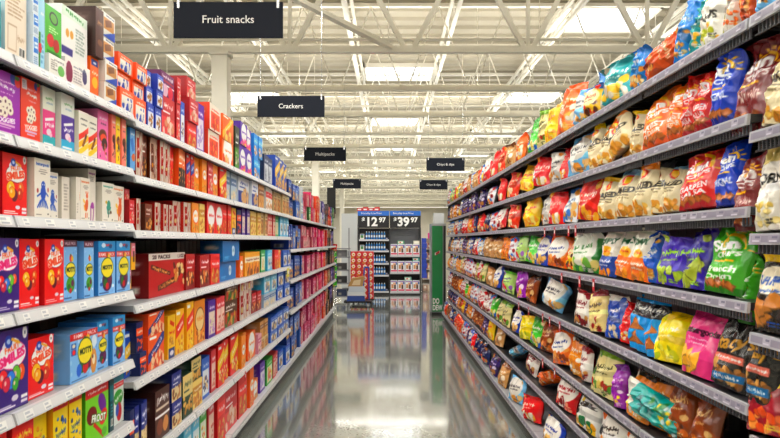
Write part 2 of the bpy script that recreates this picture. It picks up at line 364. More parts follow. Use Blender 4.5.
# sour / froot
def sour(seed, top, fc):
    def fn(A):
        c = Cv(A, '#f2cf14', 120, seed)
        if top: c.rect(0, .86, 1, 1, '#c8202a').mark(.5, .93, .8, .06, '#f6e04a', 6)
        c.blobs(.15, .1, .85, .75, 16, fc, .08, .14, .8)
        c.rrect(.5, .5, .8, .12, 12, '#f7e04c').mark(.5, .5, .7, .09, '#1c4c9c', 6, 12)
        return c
    return fn
boxd('sour_yellow', 'yellow sour candy box with blue blobs', '#d8a412', FS)(sour(37, True, ['#2468b8', '#1d3f86', '#3c8ad0']))
boxd('sour_plain', 'plain-topped yellow sour candy box', '#c4251e', FS)(sour(38, False, ['#f0a818', '#e6c828', '#d87a1c']))
boxd('sour_red', 'red and yellow family candy box', '#b01c1c', FS)(lambda A: Cv(A, '#d8261e', 120, 39).rect(0, 0, 1, .62, '#f2b41c').mark(.5, .8, .8, .14, '#f8e25a', 6).blobs(.1, .1, .9, .55, 12, ['#e8401c', '#3c8a2c', '#f6e04a'], .09, .14))
boxd('froot', 'lime green fruit snack box with red straps', '#58a024', FS)(lambda A: Cv(A, '#8cd03a', 130, 40).rect(0, .84, 1, 1, '#d0282c').mark(.5, .92, .8, .06, '#ffffff', 8).ell(.25, .52, .2, .2, '#7a1422').ell(.7, .66, .16, .24, '#7a2a9c', 30).ell(.75, .4, .2, .16, '#d82a2c', 40).text('FROOT', .55, .42, .62, .14, '#ffffff', -10, bold=.04, out='#3c7a1c', ow=2).rrect(.55, .2, .6, .07, -40, '#c8201c').ell(.8, .12, .12, .1, '#6ab42c'))
boxd('froot_white', 'white fruit snack box with red jelly picture', '#1d8a8c', FS)(lambda A: Cv(A, '#eef4f0', 120, 41).rect(0, .88, 1, 1, '#1d8a9c').rect(0, .76, 1, .86, '#c8282c').mark(.5, .81, .8, .05, '#ffffff', 8).ell(.55, .55, .36, .24, '#3ca03c').mark(.55, .55, .6, .1, '#ffffff', 5, 14).ell(.6, .25, .2, .3, '#c0202c', 10).ell(.45, .3, .12, .2, '#2c64b8'))
boxd('teal_dark', 'dark teal box end with barcode', '#0e4a52', FS)(lambda A: Cv(A, '#12525c', 80, 42).rect(.1, .6, .9, .9, '#1c7a84').bars(.2, .1, .8, .25).lines(.2, .3, .8, .55, 4, '#4a9aa4'))
boxd('pinkyellow', 'pink and yellow snack carton in two-high column', '#d8a83a', FS)(lambda A: Cv(A, '#e89aa8', 90, 43).rect(0, 0, 1, .5, '#ecb82c').rect(.3, .3, .75, .7, '#5a2a1c').mark(.5, .85, .7, .1, '#ffffff', 4))
# generic crackers
def gen(bg, acc, pic, style, seed, wc='#ffffff'):
    def fn(A):
        c = Cv(A, bg, 90, seed)
        if style == 'band':
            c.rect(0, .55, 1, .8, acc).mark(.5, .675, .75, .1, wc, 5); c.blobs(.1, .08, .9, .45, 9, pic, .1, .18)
        elif style == 'circle':
            c.ell(.5, .55, .42, .36, acc).ell(.5, .55, .38, .32, wc).mark(.5, .57, .6, .12, bg, 4); c.blobs(.1, .05, .9, .28, 8, pic, .09, .16)
        elif style == 'diag':
            c.rrect(.5, .62, 1.8, .26, 24, acc).mark(.5, .62, .7, .12, wc, 5, 24).blobs(.2, .06, .95, .4, 9, pic, .1, .17).rect(.08, .88, .5, .95, wc)
        elif style == 'panel':
            c.rect(.1, .08, .9, .9, acc).rect(.1, .7, .9, .9, bg).mark(.5, .8, .66, .1, wc, 5).blobs(.2, .14, .8, .6, 10, pic, .08, .16)
        elif style == 'half':
            c.rect(0, 0, 1, .5, acc).mark(.5, .78, .7, .14, wc, 5).blobs(.1, .1, .9, .5, 8, pic, .1, .2).rect(.1, .6, .6, .64, wc)
        elif style == 'foil':
            for _ in range(16): c.rrect(c.r.random(), c.r.random(), .06, .3, c.r.uniform(-30, 30), c.r.choice([acc, wc, '#d8ccc0']))
            c.rect(.12, .2, .45, .85, acc).mark(.28, .6, .26, .1, wc, 4).ell(.3, .36, .12, .12, pic[0])
        elif style == 'plain':
            c.rect(.12, .6, .88, .85, acc).lines(.15, .15, .8, .5, 5, acc).mark(.5, .73, .6, .1, wc, 5)
        elif style == 'two':
            c.rect(0, .45, 1, .5, wc).mark(.5, .8, .8, .16, wc, 6).ell(.3, .25, .2, .2, pic[0]).ell(.7, .25, .2, .2, pic[-1]).rect(.05, .6, .95, .65, acc)
        return c
    return fn
CR = ['#d8a458', '#c48838', '#e6bc74']
G = [
 ('orange_white', 'orange cracker box with white label', '#e2601c', gen('#ea6a1c', '#f3f0ea', ['#2a52b0', '#e8e4dc', '#2a52b0'], 'panel', 50)),
 ('blue_white', 'royal blue cracker box with white label', '#1f3f9c', gen('#2a52b4', '#eef0f4', ['#c8964a', '#7a4a2a'], 'panel', 51)),
 ('red_purple', 'purple-topped red cracker box', '#6a1c5c', gen('#7a1f6a', '#b01d3c', ['#e8c8d8', '#d43a5c'], 'two', 52)),
 ('red_dark', 'deep red cracker carton with pale picture', '#9c1824', gen('#bc2030', '#d84a50', ['#f0d8cc', '#d8a080'], 'half', 53)),
 ('purple_slim', 'slim purple and white cracker box', '#5c2a9c', gen('#6a32ac', '#f0ecf4', ['#c8b4e0'], 'panel', 54)),
 ('red_orange', 'white cracker box with orange and red picture', '#d8502a', gen('#f0e8dc', '#e8641c', ['#d8301c', '#f0a03c', '#c83c24'], 'panel', 55, '#d8301c')),
 ('rainbow', 'orange cracker box with pink and yellow top', '#e0781c', gen('#ec7c1c', '#f4c81c', ['#f8d88c', '#d85a1c'], 'diag', 56)),
 ('dark_green', 'black and green cracker box', '#1c2c1c', gen('#26321f', '#5a9c3a', ['#e8e0d0', '#7a4a2a'], 'half', 57)),
 ('purple_circle', 'purple cracker box with white circle', '#5a1f9c', gen('#6c28b4', '#4c1884', ['#e84aa8', '#f4d43c'], 'circle', 58)),
 ('sky', 'sky blue cracker box', '#1c86c8', gen('#2aa0de', '#7accf0', ['#f0f4f8', '#d8a458'], 'band', 59)),
 ('navy', 'dark navy cracker box with pale lettering', '#1c2c4c', gen('#26406c', '#e4e8ee', ['#c8ccd4', '#8a94a8'], 'panel', 60)),
 ('blue_yellow', 'blue cracker box with yellow pictures', '#1c4ca0', gen('#2460b8', '#f0c83c', ['#e8b030', '#f4dc7a'], 'diag', 61)),
 ('foil_red', 'red and silver foil-wrapped cracker pack', '#b83a34', gen('#e8dace', '#b83230', ['#e8d4a0'], 'foil', 62)),
 ('foil_brown', 'brown and silver foil-wrapped cracker pack', '#6a341c', gen('#d8c4b4', '#7a3a1c', ['#d89a4a'], 'foil', 63)),
 ('brown_cr', 'brown cracker box with golden crackers', '#54260f', gen('#7a3818', '#5a2810', CR, 'half', 64)),
 ('orange_black', 'orange cracker box with black shapes', '#d86018', gen('#f0842c', '#2a1c1c', ['#2a1c1c', '#f6c07a'], 'half', 65)),
 ('red_blue', 'red cracker box with blue corner', '#b01c1c', gen('#d4281e', '#2450a8', CR+['#f0d8a8'], 'diag', 66)),
 ('orange_gold', 'gold-orange cracker box with round crackers', '#d88a1c', gen('#eea030', '#d8581c', CR, 'circle', 67)),
 ('red_round', 'red cracker box with white round emblem', '#b81418', gen('#d21a1c', '#f0e8e0', ['#d89a3c', '#f0c46a', '#7a3a1c'], 'circle', 68)),
 ('red_plain', 'plain red cracker box', '#b01418', gen('#cc1c20', '#e8443c', CR, 'band', 69)),
 ('cream_yellow', 'cream yellow cracker box', '#d8bc74', gen('#ecd690', '#c89a3c', CR, 'band', 70)),
 ('premium', 'large white cracker box with blue top', '#dfe6f0', gen('#eef1f5', '#24489c', ['#d8b484', '#e8cca4', '#d8b484'], 'half', 71, '#24489c')),
 ('tan_cr', 'tan cracker box with brown band', '#b88a50', gen('#d8b07a', '#8a5424', CR, 'band', 72)),
 ('greyblue', 'pale grey-blue cracker box', '#a8b8c8', gen('#c4d0dc', '#5a7aa4', ['#e8dcc4'], 'band', 73)),
 ('red_twenty', 'large red cookie carton with white top strip', '#7c1018', None),
 ('red_cookie', 'red cookie carton with white top strip', '#8c141c', gen('#b01c24', '#8c1018', ['#d88a3c', '#f0d0a0', '#6a2c1c'], 'half', 75)),
 ('blue_circle', 'deep sky blue carton with white round seal', '#0f6aa0', lambda A: Cv(A, '#1c84bc', 100, 76).ell(.6, .5, .085, .085, '#ffffff').ell(.6, .5, .06, .06, '#cfe4f0').ell(.59, .52, .025, .02, '#5a8aa8').lines(.1, .1, .4, .25, 3, '#7cc0e4')),
 ('gold_tub', 'golden cookie tub with white cap band', '#d89a2c', gen('#f0b43c', '#f4ead4', ['#c87a2c', '#e8a84a', '#8a4a1c'], 'band', 77, '#8a3a1c')),
 ('green_slim', 'slim green cracker box', '#2a8a4a', gen('#3ca45c', '#e8f0e4', ['#e8d8a8'], 'panel', 78)),
 ('aqua', 'aqua cracker box with white label', '#5ab4d4', gen('#7cc8e4', '#eaf4f8', ['#3c7ab4', '#f0d48c'], 'panel', 79)),
 ('orange_blue', 'orange carton with navy corner label', '#d8581c', gen('#f0702a', '#1c3c8c', ['#f8d8b4', '#c84a14'], 'diag', 80)),
 ('navy_plain', 'dark blue carton end with orange strip', '#1a2a5c', gen('#20346c', '#ea6a28', ['#ea6a28'], 'band', 81)),
 ('yellow_blue', 'tall yellow cracker box with blue foot', '#e0ac18', lambda A: Cv(A, '#f6c420', 100, 82).rect(.1, 0, .9, .24, '#24408c').ell(.5, .12, .25, .12, '#e8e8f0').rrect(.55, .8, .6, .1, -20, '#d84a1c').mark(.5, .6, .8, .12, '#c83c14', 5).blobs(.2, .3, .8, .5, 7, CR, .1, .16)),
 ('yellow', 'yellow cracker box with red lettering', '#e0a81c', gen('#f4be20', '#d8401c', ['#d88a2c', '#f8dc7a'], 'diag', 83)),
 ('amber', 'amber cracker box with dark oval', '#c8862c', gen('#e29c34', '#8a4418', ['#f0cc84', '#b86a24'], 'circle', 84, '#f0d8a8')),
 ('purple_pic', 'violet cookie box with cream picture', '#4c2484', gen('#5a2c98', '#f0e4d4', ['#c89ad8', '#e8dcc8'], 'panel', 85)),
 ('pink_red', 'rose red cookie box with cream picture', '#b83a44', gen('#cc4650', '#f0d8cc', ['#c8584a', '#e8b49c'], 'panel', 86)),
 ('brown_red', 'dark brown and green cookie carton', '#4a2a1a', gen('#5c3a1c', '#a83420', ['#c8a82c', '#4a7a2c', '#b0401c'], 'half', 87)),
 ('cream_pk', 'cream and brown cracker carton', '#c8b490', gen('#e4d2ac', '#9c6a3c', CR, 'panel', 88, '#5a3418')),
 ('choc', 'dark brown wafer box with white stripe', '#38160f', gen('#4c1e16', '#e8ddd0', ['#8a4a2c', '#d8a46a'], 'two', 89)),
 ('navy_cream', 'navy cookie box with cream picture', '#1c2c6c', gen('#24388a', '#e8d8b0', ['#8a5424', '#c8904a', '#e8d8b0'], 'half', 90)),
 ('green_cream', 'dark green and cream shortbread box', '#1c3c2c', gen('#e4d49c', '#1f4430', ['#e0bc6c', '#c89a44'], 'half', 91, '#1f4430')),
 ('red_yellow', 'tall red cracker box with yellow corner', '#b81614', gen('#d41c18', '#f4cc1c', ['#f4cc1c', '#f0e0b0', '#d88a2c'], 'diag', 92)),
 ('orange_plain', 'orange cracker box with pale seal', '#e06a1c', gen('#f0822a', '#f8d0a0', ['#f8d0a0', '#d85a14'], 'circle', 93)),
 ('pink_pale', 'pale pink cookie box', '#d8a4b4', gen('#e8bcc8', '#c06a8c', ['#f8e8d8', '#a8485c'], 'band', 94)),
 ('blue_mid', 'mid blue cracker box with white label', '#2c64b0', gen('#3474c4', '#f0f4f8', ['#e8d0a0', '#1c3c84'], 'panel', 95)),
 ('green_apple', 'leaf green cracker box with white label', '#2c8a2c', gen('#40a83c', '#f0f4e8', ['#d83a2c', '#f0d84a'], 'panel', 96)),
 ('white_red', 'white cracker box with red band', '#d8d4d0', gen('#f2efe9', '#c82430', CR, 'band', 97)),
]
for (n, d, s, fn) in G: boxd(n, d, s)(fn)
def twenty(A):
    c = Cv(A, '#b3151f', 150, 74)
    c.rect(0, .84, 1, 1, '#ece6e0').text('20 PACKS', .32, .92, .46, .09, '#3c1c20', bold=.03).text('1.5 OZ', .86, .92, .2, .08, '#3c1c20')
    c.rrect(.3, .6, .5, .1, -12, '#5a2a1c').mark(.3, .6, .44, .09, '#e8b46a', 5, -12).rrect(.5, .28, .56, .14, 10, '#5a2a1c').mark(.5, .28, .5, .11, '#e8b46a', 6, 10).blobs(.66, .25, .98, .7, 12, ['#d89a4a', '#6a341c', '#f0d8a8'], .05, .09)
    return c
BOX['red_twenty']['fn'] = twenty
FARB = [
 ('m_blue', 'deep blue multipack carton', '#123f84', gen('#1c58a8', '#123c80', ['#d8a03c', '#f0d07c'], 'half', 110)),
 ('m_blue2', 'steel blue multipack carton', '#1c4c8c', gen('#2a6cb8', '#7aaada', ['#f0ead8', '#d89a3c'], 'panel', 111)),
 ('m_pink', 'magenta multipack carton', '#a0285c', gen('#c43a78', '#e8a0bc', ['#f4e4d8', '#8a1c4c'], 'half', 112)),
 ('m_rose', 'dusty rose multipack carton', '#a84a5c', gen('#cc6478', '#f0c8c8', ['#8a2c3c', '#f4e0d0'], 'panel', 113)),
 ('m_hot', 'hot pink multipack carton', '#c81c6c', gen('#e62c80', '#f48ab4', ['#f8e0c0', '#b01c54'], 'band', 114)),
 ('m_red', 'scarlet multipack carton', '#b8241c', gen('#d83a2c', '#f0a088', ['#f4dcc0', '#8a1c14'], 'half', 115)),
 ('m_dark', 'dark plum multipack carton', '#2c1a24', gen('#3c2430', '#6a3a4c', ['#a8643c', '#d8b48c'], 'half', 116)),
 ('m_black', 'near-black multipack carton with tan picture', '#1c1614', gen('#2c2220', '#8a6a44', ['#b88a54', '#e0c08c'], 'panel', 117)),
 ('m_purple', 'bluish purple multipack carton', '#3c2c84', gen('#54409c', '#b0a4d8', ['#e8e0f0', '#c8a04a'], 'band', 118)),
 ('m_orange', 'orange-red multipack carton', '#c8481c', gen('#e8602a', '#f4b080', ['#f8e0b8', '#a8341c'], 'band', 119)),
 ('m_white', 'white multipack carton with pastel picture', '#d8d8d8', gen('#eceef0', '#a8c0d8', ['#d88aa0', '#8ab4d8', '#e8cc8c'], 'half', 120, '#5a7aa4')),
 ('m_green', 'green multipack carton', '#2c6a3c', gen('#3c944c', '#c8e0a0', ['#f0ead0', '#1c5a2c'], 'half', 121)),
 ('m_tan', 'tan multipack carton', '#a8845c', gen('#c8a478', '#6a4424', CR, 'half', 122)),
]
for (n, d, s, fn) in FARB: boxd(n, d, s, 'multipack_box')(fn)

# ------------------------------------------------------------------ bag designs
BAG = {}
def bagd(name, desc, back, top=None, metal=False):
    def dec(fn): BAG[name] = dict(fn=fn, back=back, desc=desc); return fn
    return dec
def sun(bg, var, seed, dk, chips='#b87a3c'):
    def fn(A):
        c = Cv(A, bg, 150, seed)
        c.rect(0, .0, 1, .1, dk)
        c.ring(.62, .68, .2, .07, '#f4c42c', -10, 180).ring(.62, .68, .2, .07, '#f4c42c', -180, -130)
        for k in range(7):
            a = math.radians(-10+k*30); c.rrect(.62+.31*math.cos(a), .68+.31*math.sin(a)/A, .1, .022, math.degrees(a), '#f4c42c')
        c.text('Sun', .44, .68, .6, .17, '#ffffff', 10, bold=.05, out=dk, ow=1).text('CHIPS', .56, .55, .54, .075, '#ffffff', 8, bold=.04)
        c.rrect(.5, .45, .5, .025, 4, '#f4c42c')
        if var: c.text(var[0], .48, .33, .72, .1, '#ffffff', 5, bold=.03)
        else: c.mark(.48, .33, .7, .1, '#f4e8e0', 7, 5)
        if len(var) > 1: c.text(var[1], .48, .22, .66, .08, '#ffffff', 5, bold=.03)
        for k in range(5):
            x = .2+.15*k; c.rrect(x, .1+.04*c.r.random(), .17, .1, c.r.uniform(-50, 50), '#8a5424').rrect(x, .11+.03*c.r.random(), .14, .075, c.r.uniform(-50, 50), chips)
        return c
    return fn
bagd('sun_orange', 'orange chip bag with yellow sun arc', '#c85a1c')(sun('#ea8630', ('HARVEST', 'CHEDDAR'), 200, '#c8601c'))
bagd('sun_red', 'red chip bag with sun rays', '#a8242c')(sun('#cf3a34', ('GARDEN', 'SALSA'), 201, '#a4222c'))
bagd('sun_blue', 'royal blue chip bag with sun rays', '#1c3f9c')(sun('#2a56be', ('ORIGINAL',), 202, '#1c3a94'))
bagd('sun_maroon', 'maroon chip bag with sun rays', '#5c1c20')(sun('#7c2a2c', (), 203, '#5a181c'))
bagd('sun_green', 'bright green chip bag with sun rays', '#2c7a1c')(sun('#52ac30', ('French', 'Onion'), 204, '#2f7c1e'))
def baked(top, seed):
    def fn(A):
        c = Cv(A, '#ece2c4', 140, seed)
        c.rect(0, .78, 1, 1, top).ell(.5, .78, .62, .12, '#ece2c4').ell(.5, .76, .17, .15, '#d82a24').ell(.5, .76, .13, .11, '#f4c42c')
        c.text('BAKED', .5, .53, .86, .13, '#2a2622', 6, bold=.04).rect(.2, .42, .8, .44, '#8a8270').mark(.5, .37, .6, .04, '#7a6a4a', 8)
        c.blobs(.1, .04, .9, .2, 7, ['#d8a648', '#c89034', '#e4c470'], .13, .19)
        return c
    return fn
bagd('baked_yellow', 'cream baked crisp bag with yellow top', '#b8b4a8')(baked('#f2cf2c', 205))
bagd('baked_blue', 'cream baked crisp bag with pale blue top', '#a8b8c0')(baked('#9cc4de', 206))
bagd('baked_orange', 'cream baked crisp bag with orange top', '#b8a890')(baked('#e99a2c', 207))
bagd('baked_dark', 'cream baked crisp bag with charcoal top', '#5c5c58')(baked('#55575a', 208))
def simply(low, seed):
    def fn(A):
        c = Cv(A, '#efece2', 140, seed)
        c.rect(0, 0, 1, .5, low).ell(.5, .5, .75, .1, '#efece2').text('SIMPLY', .5, .74, .82, .13, '#1f5a38', 8, bold=.04)
        c.ell(.55, .52, .2, .14, '#f0bc2c').mark(.55, .52, .3, .06, '#c8441c', 4).mark(.5, .3, .66, .07, '#ffffff', 5).mark(.5, .22, .5, .05, '#ffffff', 6).blobs(.1, .03, .9, .14, 8, ['#e8a83c', '#d88a24'], .1, .16)
        c.rect(.1, .9, .9, .95, '#cfd4c4')
        return c
    return fn
bagd('simply_orange', 'white-topped orange crisp bag with green word', '#d8d4c8')(simply('#ec8a44', 209))
bagd('simply_blue', 'white-topped blue and pink crisp bag', '#d8d4c8')(simply('#2c58a4', 210))
def two(bg, top, seed, word=None, wc='#ffffff', pic=('#e0b04a',), oval=None, shape='blob', wy=.58, wang=6, shear=0.):
    def fn(A):
        c = Cv(A, bg, 130, seed)
        c.rect(0, .8, 1, 1, top)
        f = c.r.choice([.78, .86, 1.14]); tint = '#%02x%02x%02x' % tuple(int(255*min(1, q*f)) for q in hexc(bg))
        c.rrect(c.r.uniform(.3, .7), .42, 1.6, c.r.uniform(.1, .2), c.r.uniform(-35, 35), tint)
        c.ell(c.r.choice([.2, .8]), c.r.uniform(.8, .88), .1, .1, pic[0]).ell(c.r.choice([.18, .82]), c.r.uniform(.34, .44), .1, .08, wc if c.r.random() < .5 else pic[-1])
        if oval: c.ell(.5, wy, .42, .3, oval)
        if shape == 'blob': c.blobs(.1, .05, .9, .27, 8, list(pic), .09, .17)
        elif shape == 'tri': c.chips(.18, .1, .82, .4, 5, pic[0], .26)
        elif shape == 'tall': c.chips(.3, .12, .75, .5, 4, pic[0], .22)
        elif shape == 'stripe':
            for k in range(6): c.rrect(.5, .08+.07*k, 1.6, .03, 30, pic[k % len(pic)])
        if word: c.text(word, .5, wy, .82, .14, wc, wang, shear=shear, bold=.035)
        else: c.mark(.5, wy, .66, .12, wc, 5, wang).mark(.5, wy-.13, .46, .05, wc, 7, wang)
        c.lines(.58, .05, .92, .12, 2, wc)
        return c
    return fn
B = [
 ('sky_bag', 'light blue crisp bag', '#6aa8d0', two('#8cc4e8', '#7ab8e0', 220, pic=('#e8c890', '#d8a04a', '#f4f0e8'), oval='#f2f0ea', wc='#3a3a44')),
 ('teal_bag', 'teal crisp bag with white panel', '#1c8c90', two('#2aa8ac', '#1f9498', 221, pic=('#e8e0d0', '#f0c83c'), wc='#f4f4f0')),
 ('azure', 'azure blue crisp bag', '#1c78b8', two('#2a94d4', '#2484c4', 222, pic=('#e8d8a8', '#d8a04a'), wc='#f4f4f0')),
 ('paws', 'white and lime popped snack bag with black word', '#a8b02c', two('#f0efe8', '#c4cc34', 223, 'PAWS', '#1a1a1a', ('#c4cc34', '#dce06a', '#e8b83c'), wy=.42, oval='#f6f5ee')),
 ('white_orange', 'white crisp bag with orange swoosh', '#d8d0c4', two('#f0ebe2', '#e8843c', 224, pic=('#e8843c', '#e0a85c'), wc='#d8681c')),
 ('rust', 'rust orange crisp bag', '#a84a1c', two('#cc6424', '#b8521c', 225, pic=('#f0c070', '#8a3c14'), wc='#f8e4c0')),
 ('big_orange', 'big orange puffed snack bag', '#c8641c', two('#ea7e22', '#de6c1a', 226, pic=('#f4b44c', '#c8581c', '#f0ead8'), wc='#f8ecd0')),
 ('yellow_mix', 'yellow crisp bag with red and blue', '#c89a1c', two('#f2cc3c', '#3c7ab8', 227, pic=('#d8361c', '#f4e8a0', '#5a2c14'), wc='#c8281c', oval='#f8ecc0')),
 ('yellow_bag', 'plain yellow crisp bag', '#c8a41c', two('#f0ca24', '#e8bc1c', 228, pic=('#e8a82c', '#f8e48c'), wc='#c83420')),
 ('green_bag', 'leaf green crisp bag', '#2c8a24', two('#4aac34', '#2f8f28', 229, pic=('#f0e8b8', '#2c6ab8', '#d8c04a'), wc='#f4f4e8')),
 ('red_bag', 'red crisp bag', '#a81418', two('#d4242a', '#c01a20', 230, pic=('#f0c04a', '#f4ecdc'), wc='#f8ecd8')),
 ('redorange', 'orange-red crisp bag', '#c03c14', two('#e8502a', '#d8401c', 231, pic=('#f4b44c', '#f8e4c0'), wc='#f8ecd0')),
 ('silver', 'silver and white crisp bag', '#a8a8a4', two('#e4e2dc', '#c8c8c4', 232, pic=('#c88a3c', '#d8b06a'), wc='#3c3c44')),
 ('ruffle_red', 'deep red ridged crisp bag with yellow patch', '#8c1c18', two('#c42c1e', '#a82018', 233, pic=('#f0b83c', '#e89a24'), wc='#f4e8d8')),
 ('white_blue', 'white crisp bag with blue patches', '#b8c4d0', two('#e8ecee', '#3c84c8', 234, pic=('#d8a44a', '#3c84c8', '#e8c88a'), wc='#2a5a9c')),
 ('blue_kettle', 'dark blue crisp bag with white oval', '#1c3c8c', two('#2450ac', '#1c4094', 235, pic=('#d8a85a', '#e8c888'), oval='#f0eee8', wc='#24348c')),
 ('orange_kettle', 'orange kettle crisp bag with white oval', '#a85a1c', two('#d8782c', '#c0601c', 236, pic=('#c8742c', '#8a4418', '#e8a85a'), oval='#f4f2ec', wc='#243c84')),
 ('green_white', 'green and white salad-patterned crisp bag', '#2c7a34', two('#2f8a3c', '#f0efe8', 237, pic=('#f0f0e4', '#8cc45a', '#f4e8a0'), oval='#e8ece4', wc='#3c7a3c')),
 ('purple_dip', 'violet tortilla chip bag with lime band', '#3c2484', two('#5438b4', '#4a2ea4', 238, pic=('#b8cc4a', '#8cac34'), wc='#a8d83c', shape='blob')),
 ('purple_chip', 'indigo tortilla chip bag with green triangle chip', '#2c1c74', two('#3c289c', '#34208c', 239, pic=('#a8b448',), wc='#a8d83c', shape='tri')),
 ('blue_chip', 'bright blue chip bag with golden chips', '#1c4c9c', two('#2468b8', '#1c58a8', 240, pic=('#e8b84a', '#d89a2c', '#f0cc74'), wc='#f0ece0')),
 ('corn_white', 'white popped corn bag with black word', '#c8c0b0', two('#f0ece4', '#d8c88c', 241, 'CORN', '#161616', ('#f0e0a8', '#e0c874', '#f4ecd0'))),
 ('brown_tort', 'yellow and black tortilla bag with brown chips', '#8a6a1c', two('#2a2620', '#f0cc2c', 242, pic=('#c8904a',), oval='#f0e8d4', wc='#2c5aa8', shape='tri')),
 ('maroon_cream', 'cream kettle chip bag with maroon top', '#7a1c2c', two('#ecdca8', '#8c2034', 243, pic=('#e8d08a', '#f0e4b8', '#9c3034'), wc='#3c2418')),
 ('maroon_white', 'maroon and white ridged crisp bag', '#6a1420', two('#e8e2dc', '#8c1c28', 244, pic=('#8c1c28', '#5a1018', '#c89a5a'), wc='#7a1420')),
 ('blue_top_white', 'blue crisp bag with white top', '#1c4890', two('#1f54a8', '#eceae4', 245, pic=('#3c74c4', '#e8dcc0', '#2a5cac'), wc='#f0eee8')),
 ('boulder', 'black-topped bright blue triangle chip bag', '#1a6a94', None),
 ('yellow_lime', 'lemon yellow crisp bag', '#c8b41c', two('#f2dc1c', '#e8cc14', 247, pic=('#c8c834', '#f6ec6a', '#a8b424'), wc='#f8f4c8')),
 ('pink_quinoa', 'hot pink tortilla chip bag with gold chips', '#b83a74', None),
 ('black_pita', 'black pita chip bag with gold script', '#1a1614', None),
 ('cream_green', 'cream and green vegetable chip bag', '#a8b468', two('#e6deac', '#8cb43c', 250, pic=('#6a9c34', '#d8c878', '#a83c24', '#4a7a2c'), wc='#4a4a24')),
 ('purple_pink', 'magenta puffed snack bag', '#7a1c8c', two('#a02cb0', '#7a2090', 251, pic=('#e8a0dc', '#c86ac8', '#f0d84a'), wc='#f4e0f4')),
 ('mustard', 'mustard orange and white chip bag', '#a86a1c', two('#d8902a', '#2a2420', 252, pic=('#f0efe8', '#e8b45a'), wc='#f4f0e4')),
 ('brown_bag', 'dark amber crisp bag', '#6a3410', two('#8c4a18', '#6a3410', 253, pic=('#c8782c', '#e8a85a', '#5a2c0c'), wc='#e8c890')),
 ('teal_lying', 'teal chip bag lying on its side', '#1c9c9c', two('#22b0ac', '#f0efe8', 254, pic=('#f0dc3c', '#d8ecec', '#2a8c4a'), wc='#1a6a70')),
 ('cheese_teal', 'white and dark teal cheese snack bag', '#1c4a54', two('#245c64', '#ecead8', 255, pic=('#f0c83c', '#e8b024', '#3c747c'), oval='#f0eee4', wc='#2a2a2a')),
 ('maroon_yellow', 'crimson chip bag with yellow top', '#7a1424', two('#9c1c34', '#f2c824', 256, pic=('#e8843c', '#f0a85a', '#d8642a'), wc='#f4dc5a')),
 ('white_pop', 'white snack bag with large black lettering', '#c8c8c4', two('#eeeeea', '#e0e0da', 257, '&', '#161616', ('#e8c83c', '#2a7a4a', '#d8a41c'), wy=.66)),
 ('white_round', 'white snack bag with small orange marks', '#c8c4bc', two('#f0eee8', '#d8d0c4', 258, pic=('#d87a2c', '#e8a85a'), wc='#2a2622')),
 ('red_white', 'red and white holiday crisp bag', '#9c1420', two('#c8202c', '#f0ece4', 259, pic=('#f0ece4', '#e8a88c', '#8c1018'), oval='#f4f0ea', wc='#a01420')),
 ('purple_dk', 'dark violet crisp bag', '#2c1c4c', two('#3c2868', '#2c1c54', 260, pic=('#b8884a', '#d8b07a', '#6a4a9c'), wc='#e8e0f0')),
 ('tan_bag', 'tan cookie crisp bag', '#a8845c', two('#d0a874', '#8a5a34', 261, pic=('#8a5a34', '#e8ccA0', '#b8844a'), wc='#f4ead8')),
 ('navy_bag', 'navy blue crisp bag', '#141c3c', two('#1f2c60', '#182450', 262, pic=('#c8904a', '#e8c07a', '#d83a2c'), wc='#e8e4d8')),
 ('white_multi', 'white crisp bag with mixed colour picture', '#c8c8cc', two('#e6e6ea', '#5c8cc8', 263, pic=('#d83a2c', '#e8a83c', '#3c84c8'), wc='#9c2c34')),
 ('green_light', 'pale green and violet crisp bag', '#8ab45a', two('#b8d48a', '#6aac3c', 264, pic=('#b084c8', '#f0ecd8', '#d83a4c'), wc='#4a3468')),
 ('gold_box', 'golden orange snack pack in shelf tray', '#c87a1c', two('#eb9c34', '#d87f22', 265, pic=('#f0c060', '#c86a1c'), wc='#7a2c10')),
]
for (n, d, b, fn) in B: bagd(n, d, b)(fn)
def boulder(A):
    c = Cv(A, '#2fa4dc', 140, 246)
    c.rect(0, .62, 1, .88, '#1c1c20').mark(.5, .76, .8, .11, '#f2f2f0', 6, 3).mark(.5, .66, .5, .03, '#c8c8c4', 8)
    return c.tri([(.5, .6), (.2, .34), (.86, .4)], '#a86c38').tri([(.5, .58), (.26, .36), (.8, .41)], '#c88c50').tri([(.55, .36), (.2, .1), (.9, .14)], '#9c6230').tri([(.55, .34), (.28, .12), (.82, .15)], '#c08448')
BAG['boulder']['fn'] = boulder
def pink(A):
    c = Cv(A, '#e0559a', 150, 248)
    c.rect(0, .9, 1, 1, '#d0478c').text('bettergoods', .5, .68, .94, .14, '#4a0f36', 2, bold=.05).mark(.5, .56, .5, .045, '#fbe0ee', 8).mark(.5, .49, .6, .045, '#fbe0ee', 8)
    return c.rrect(.5, .12, 1, .3, 0, '#d6488e').chips(.12, .1, .6, .36, 7, '#e8b84a', .2).ell(.2, .34, .13, .13, '#f0c860')
BAG['pink_quinoa']['fn'] = pink
def pita(A):
    c = Cv(A, '#1c1a18', 150, 249)
    c.text("Stacy's", .5, .58, .92, .26, '#c8a04a', 14, shear=.3, bold=.03).rrect(.5, .38, .72, .1, 4, '#e08a7a').mark(.5, .38, .6, .05, '#ffffff', 6, 4)
    return c.blobs(.15, .08, .85, .3, 8, ['#b88a4a', '#d8b070', '#8a6030'], .12, .2).rrect(.5, .13, .8, .1, 8, '#2a7aa8').mark(.5, .13, .6, .06, '#e8f0f4', 6, 8)
BAG['black_pita']['fn'] = pita

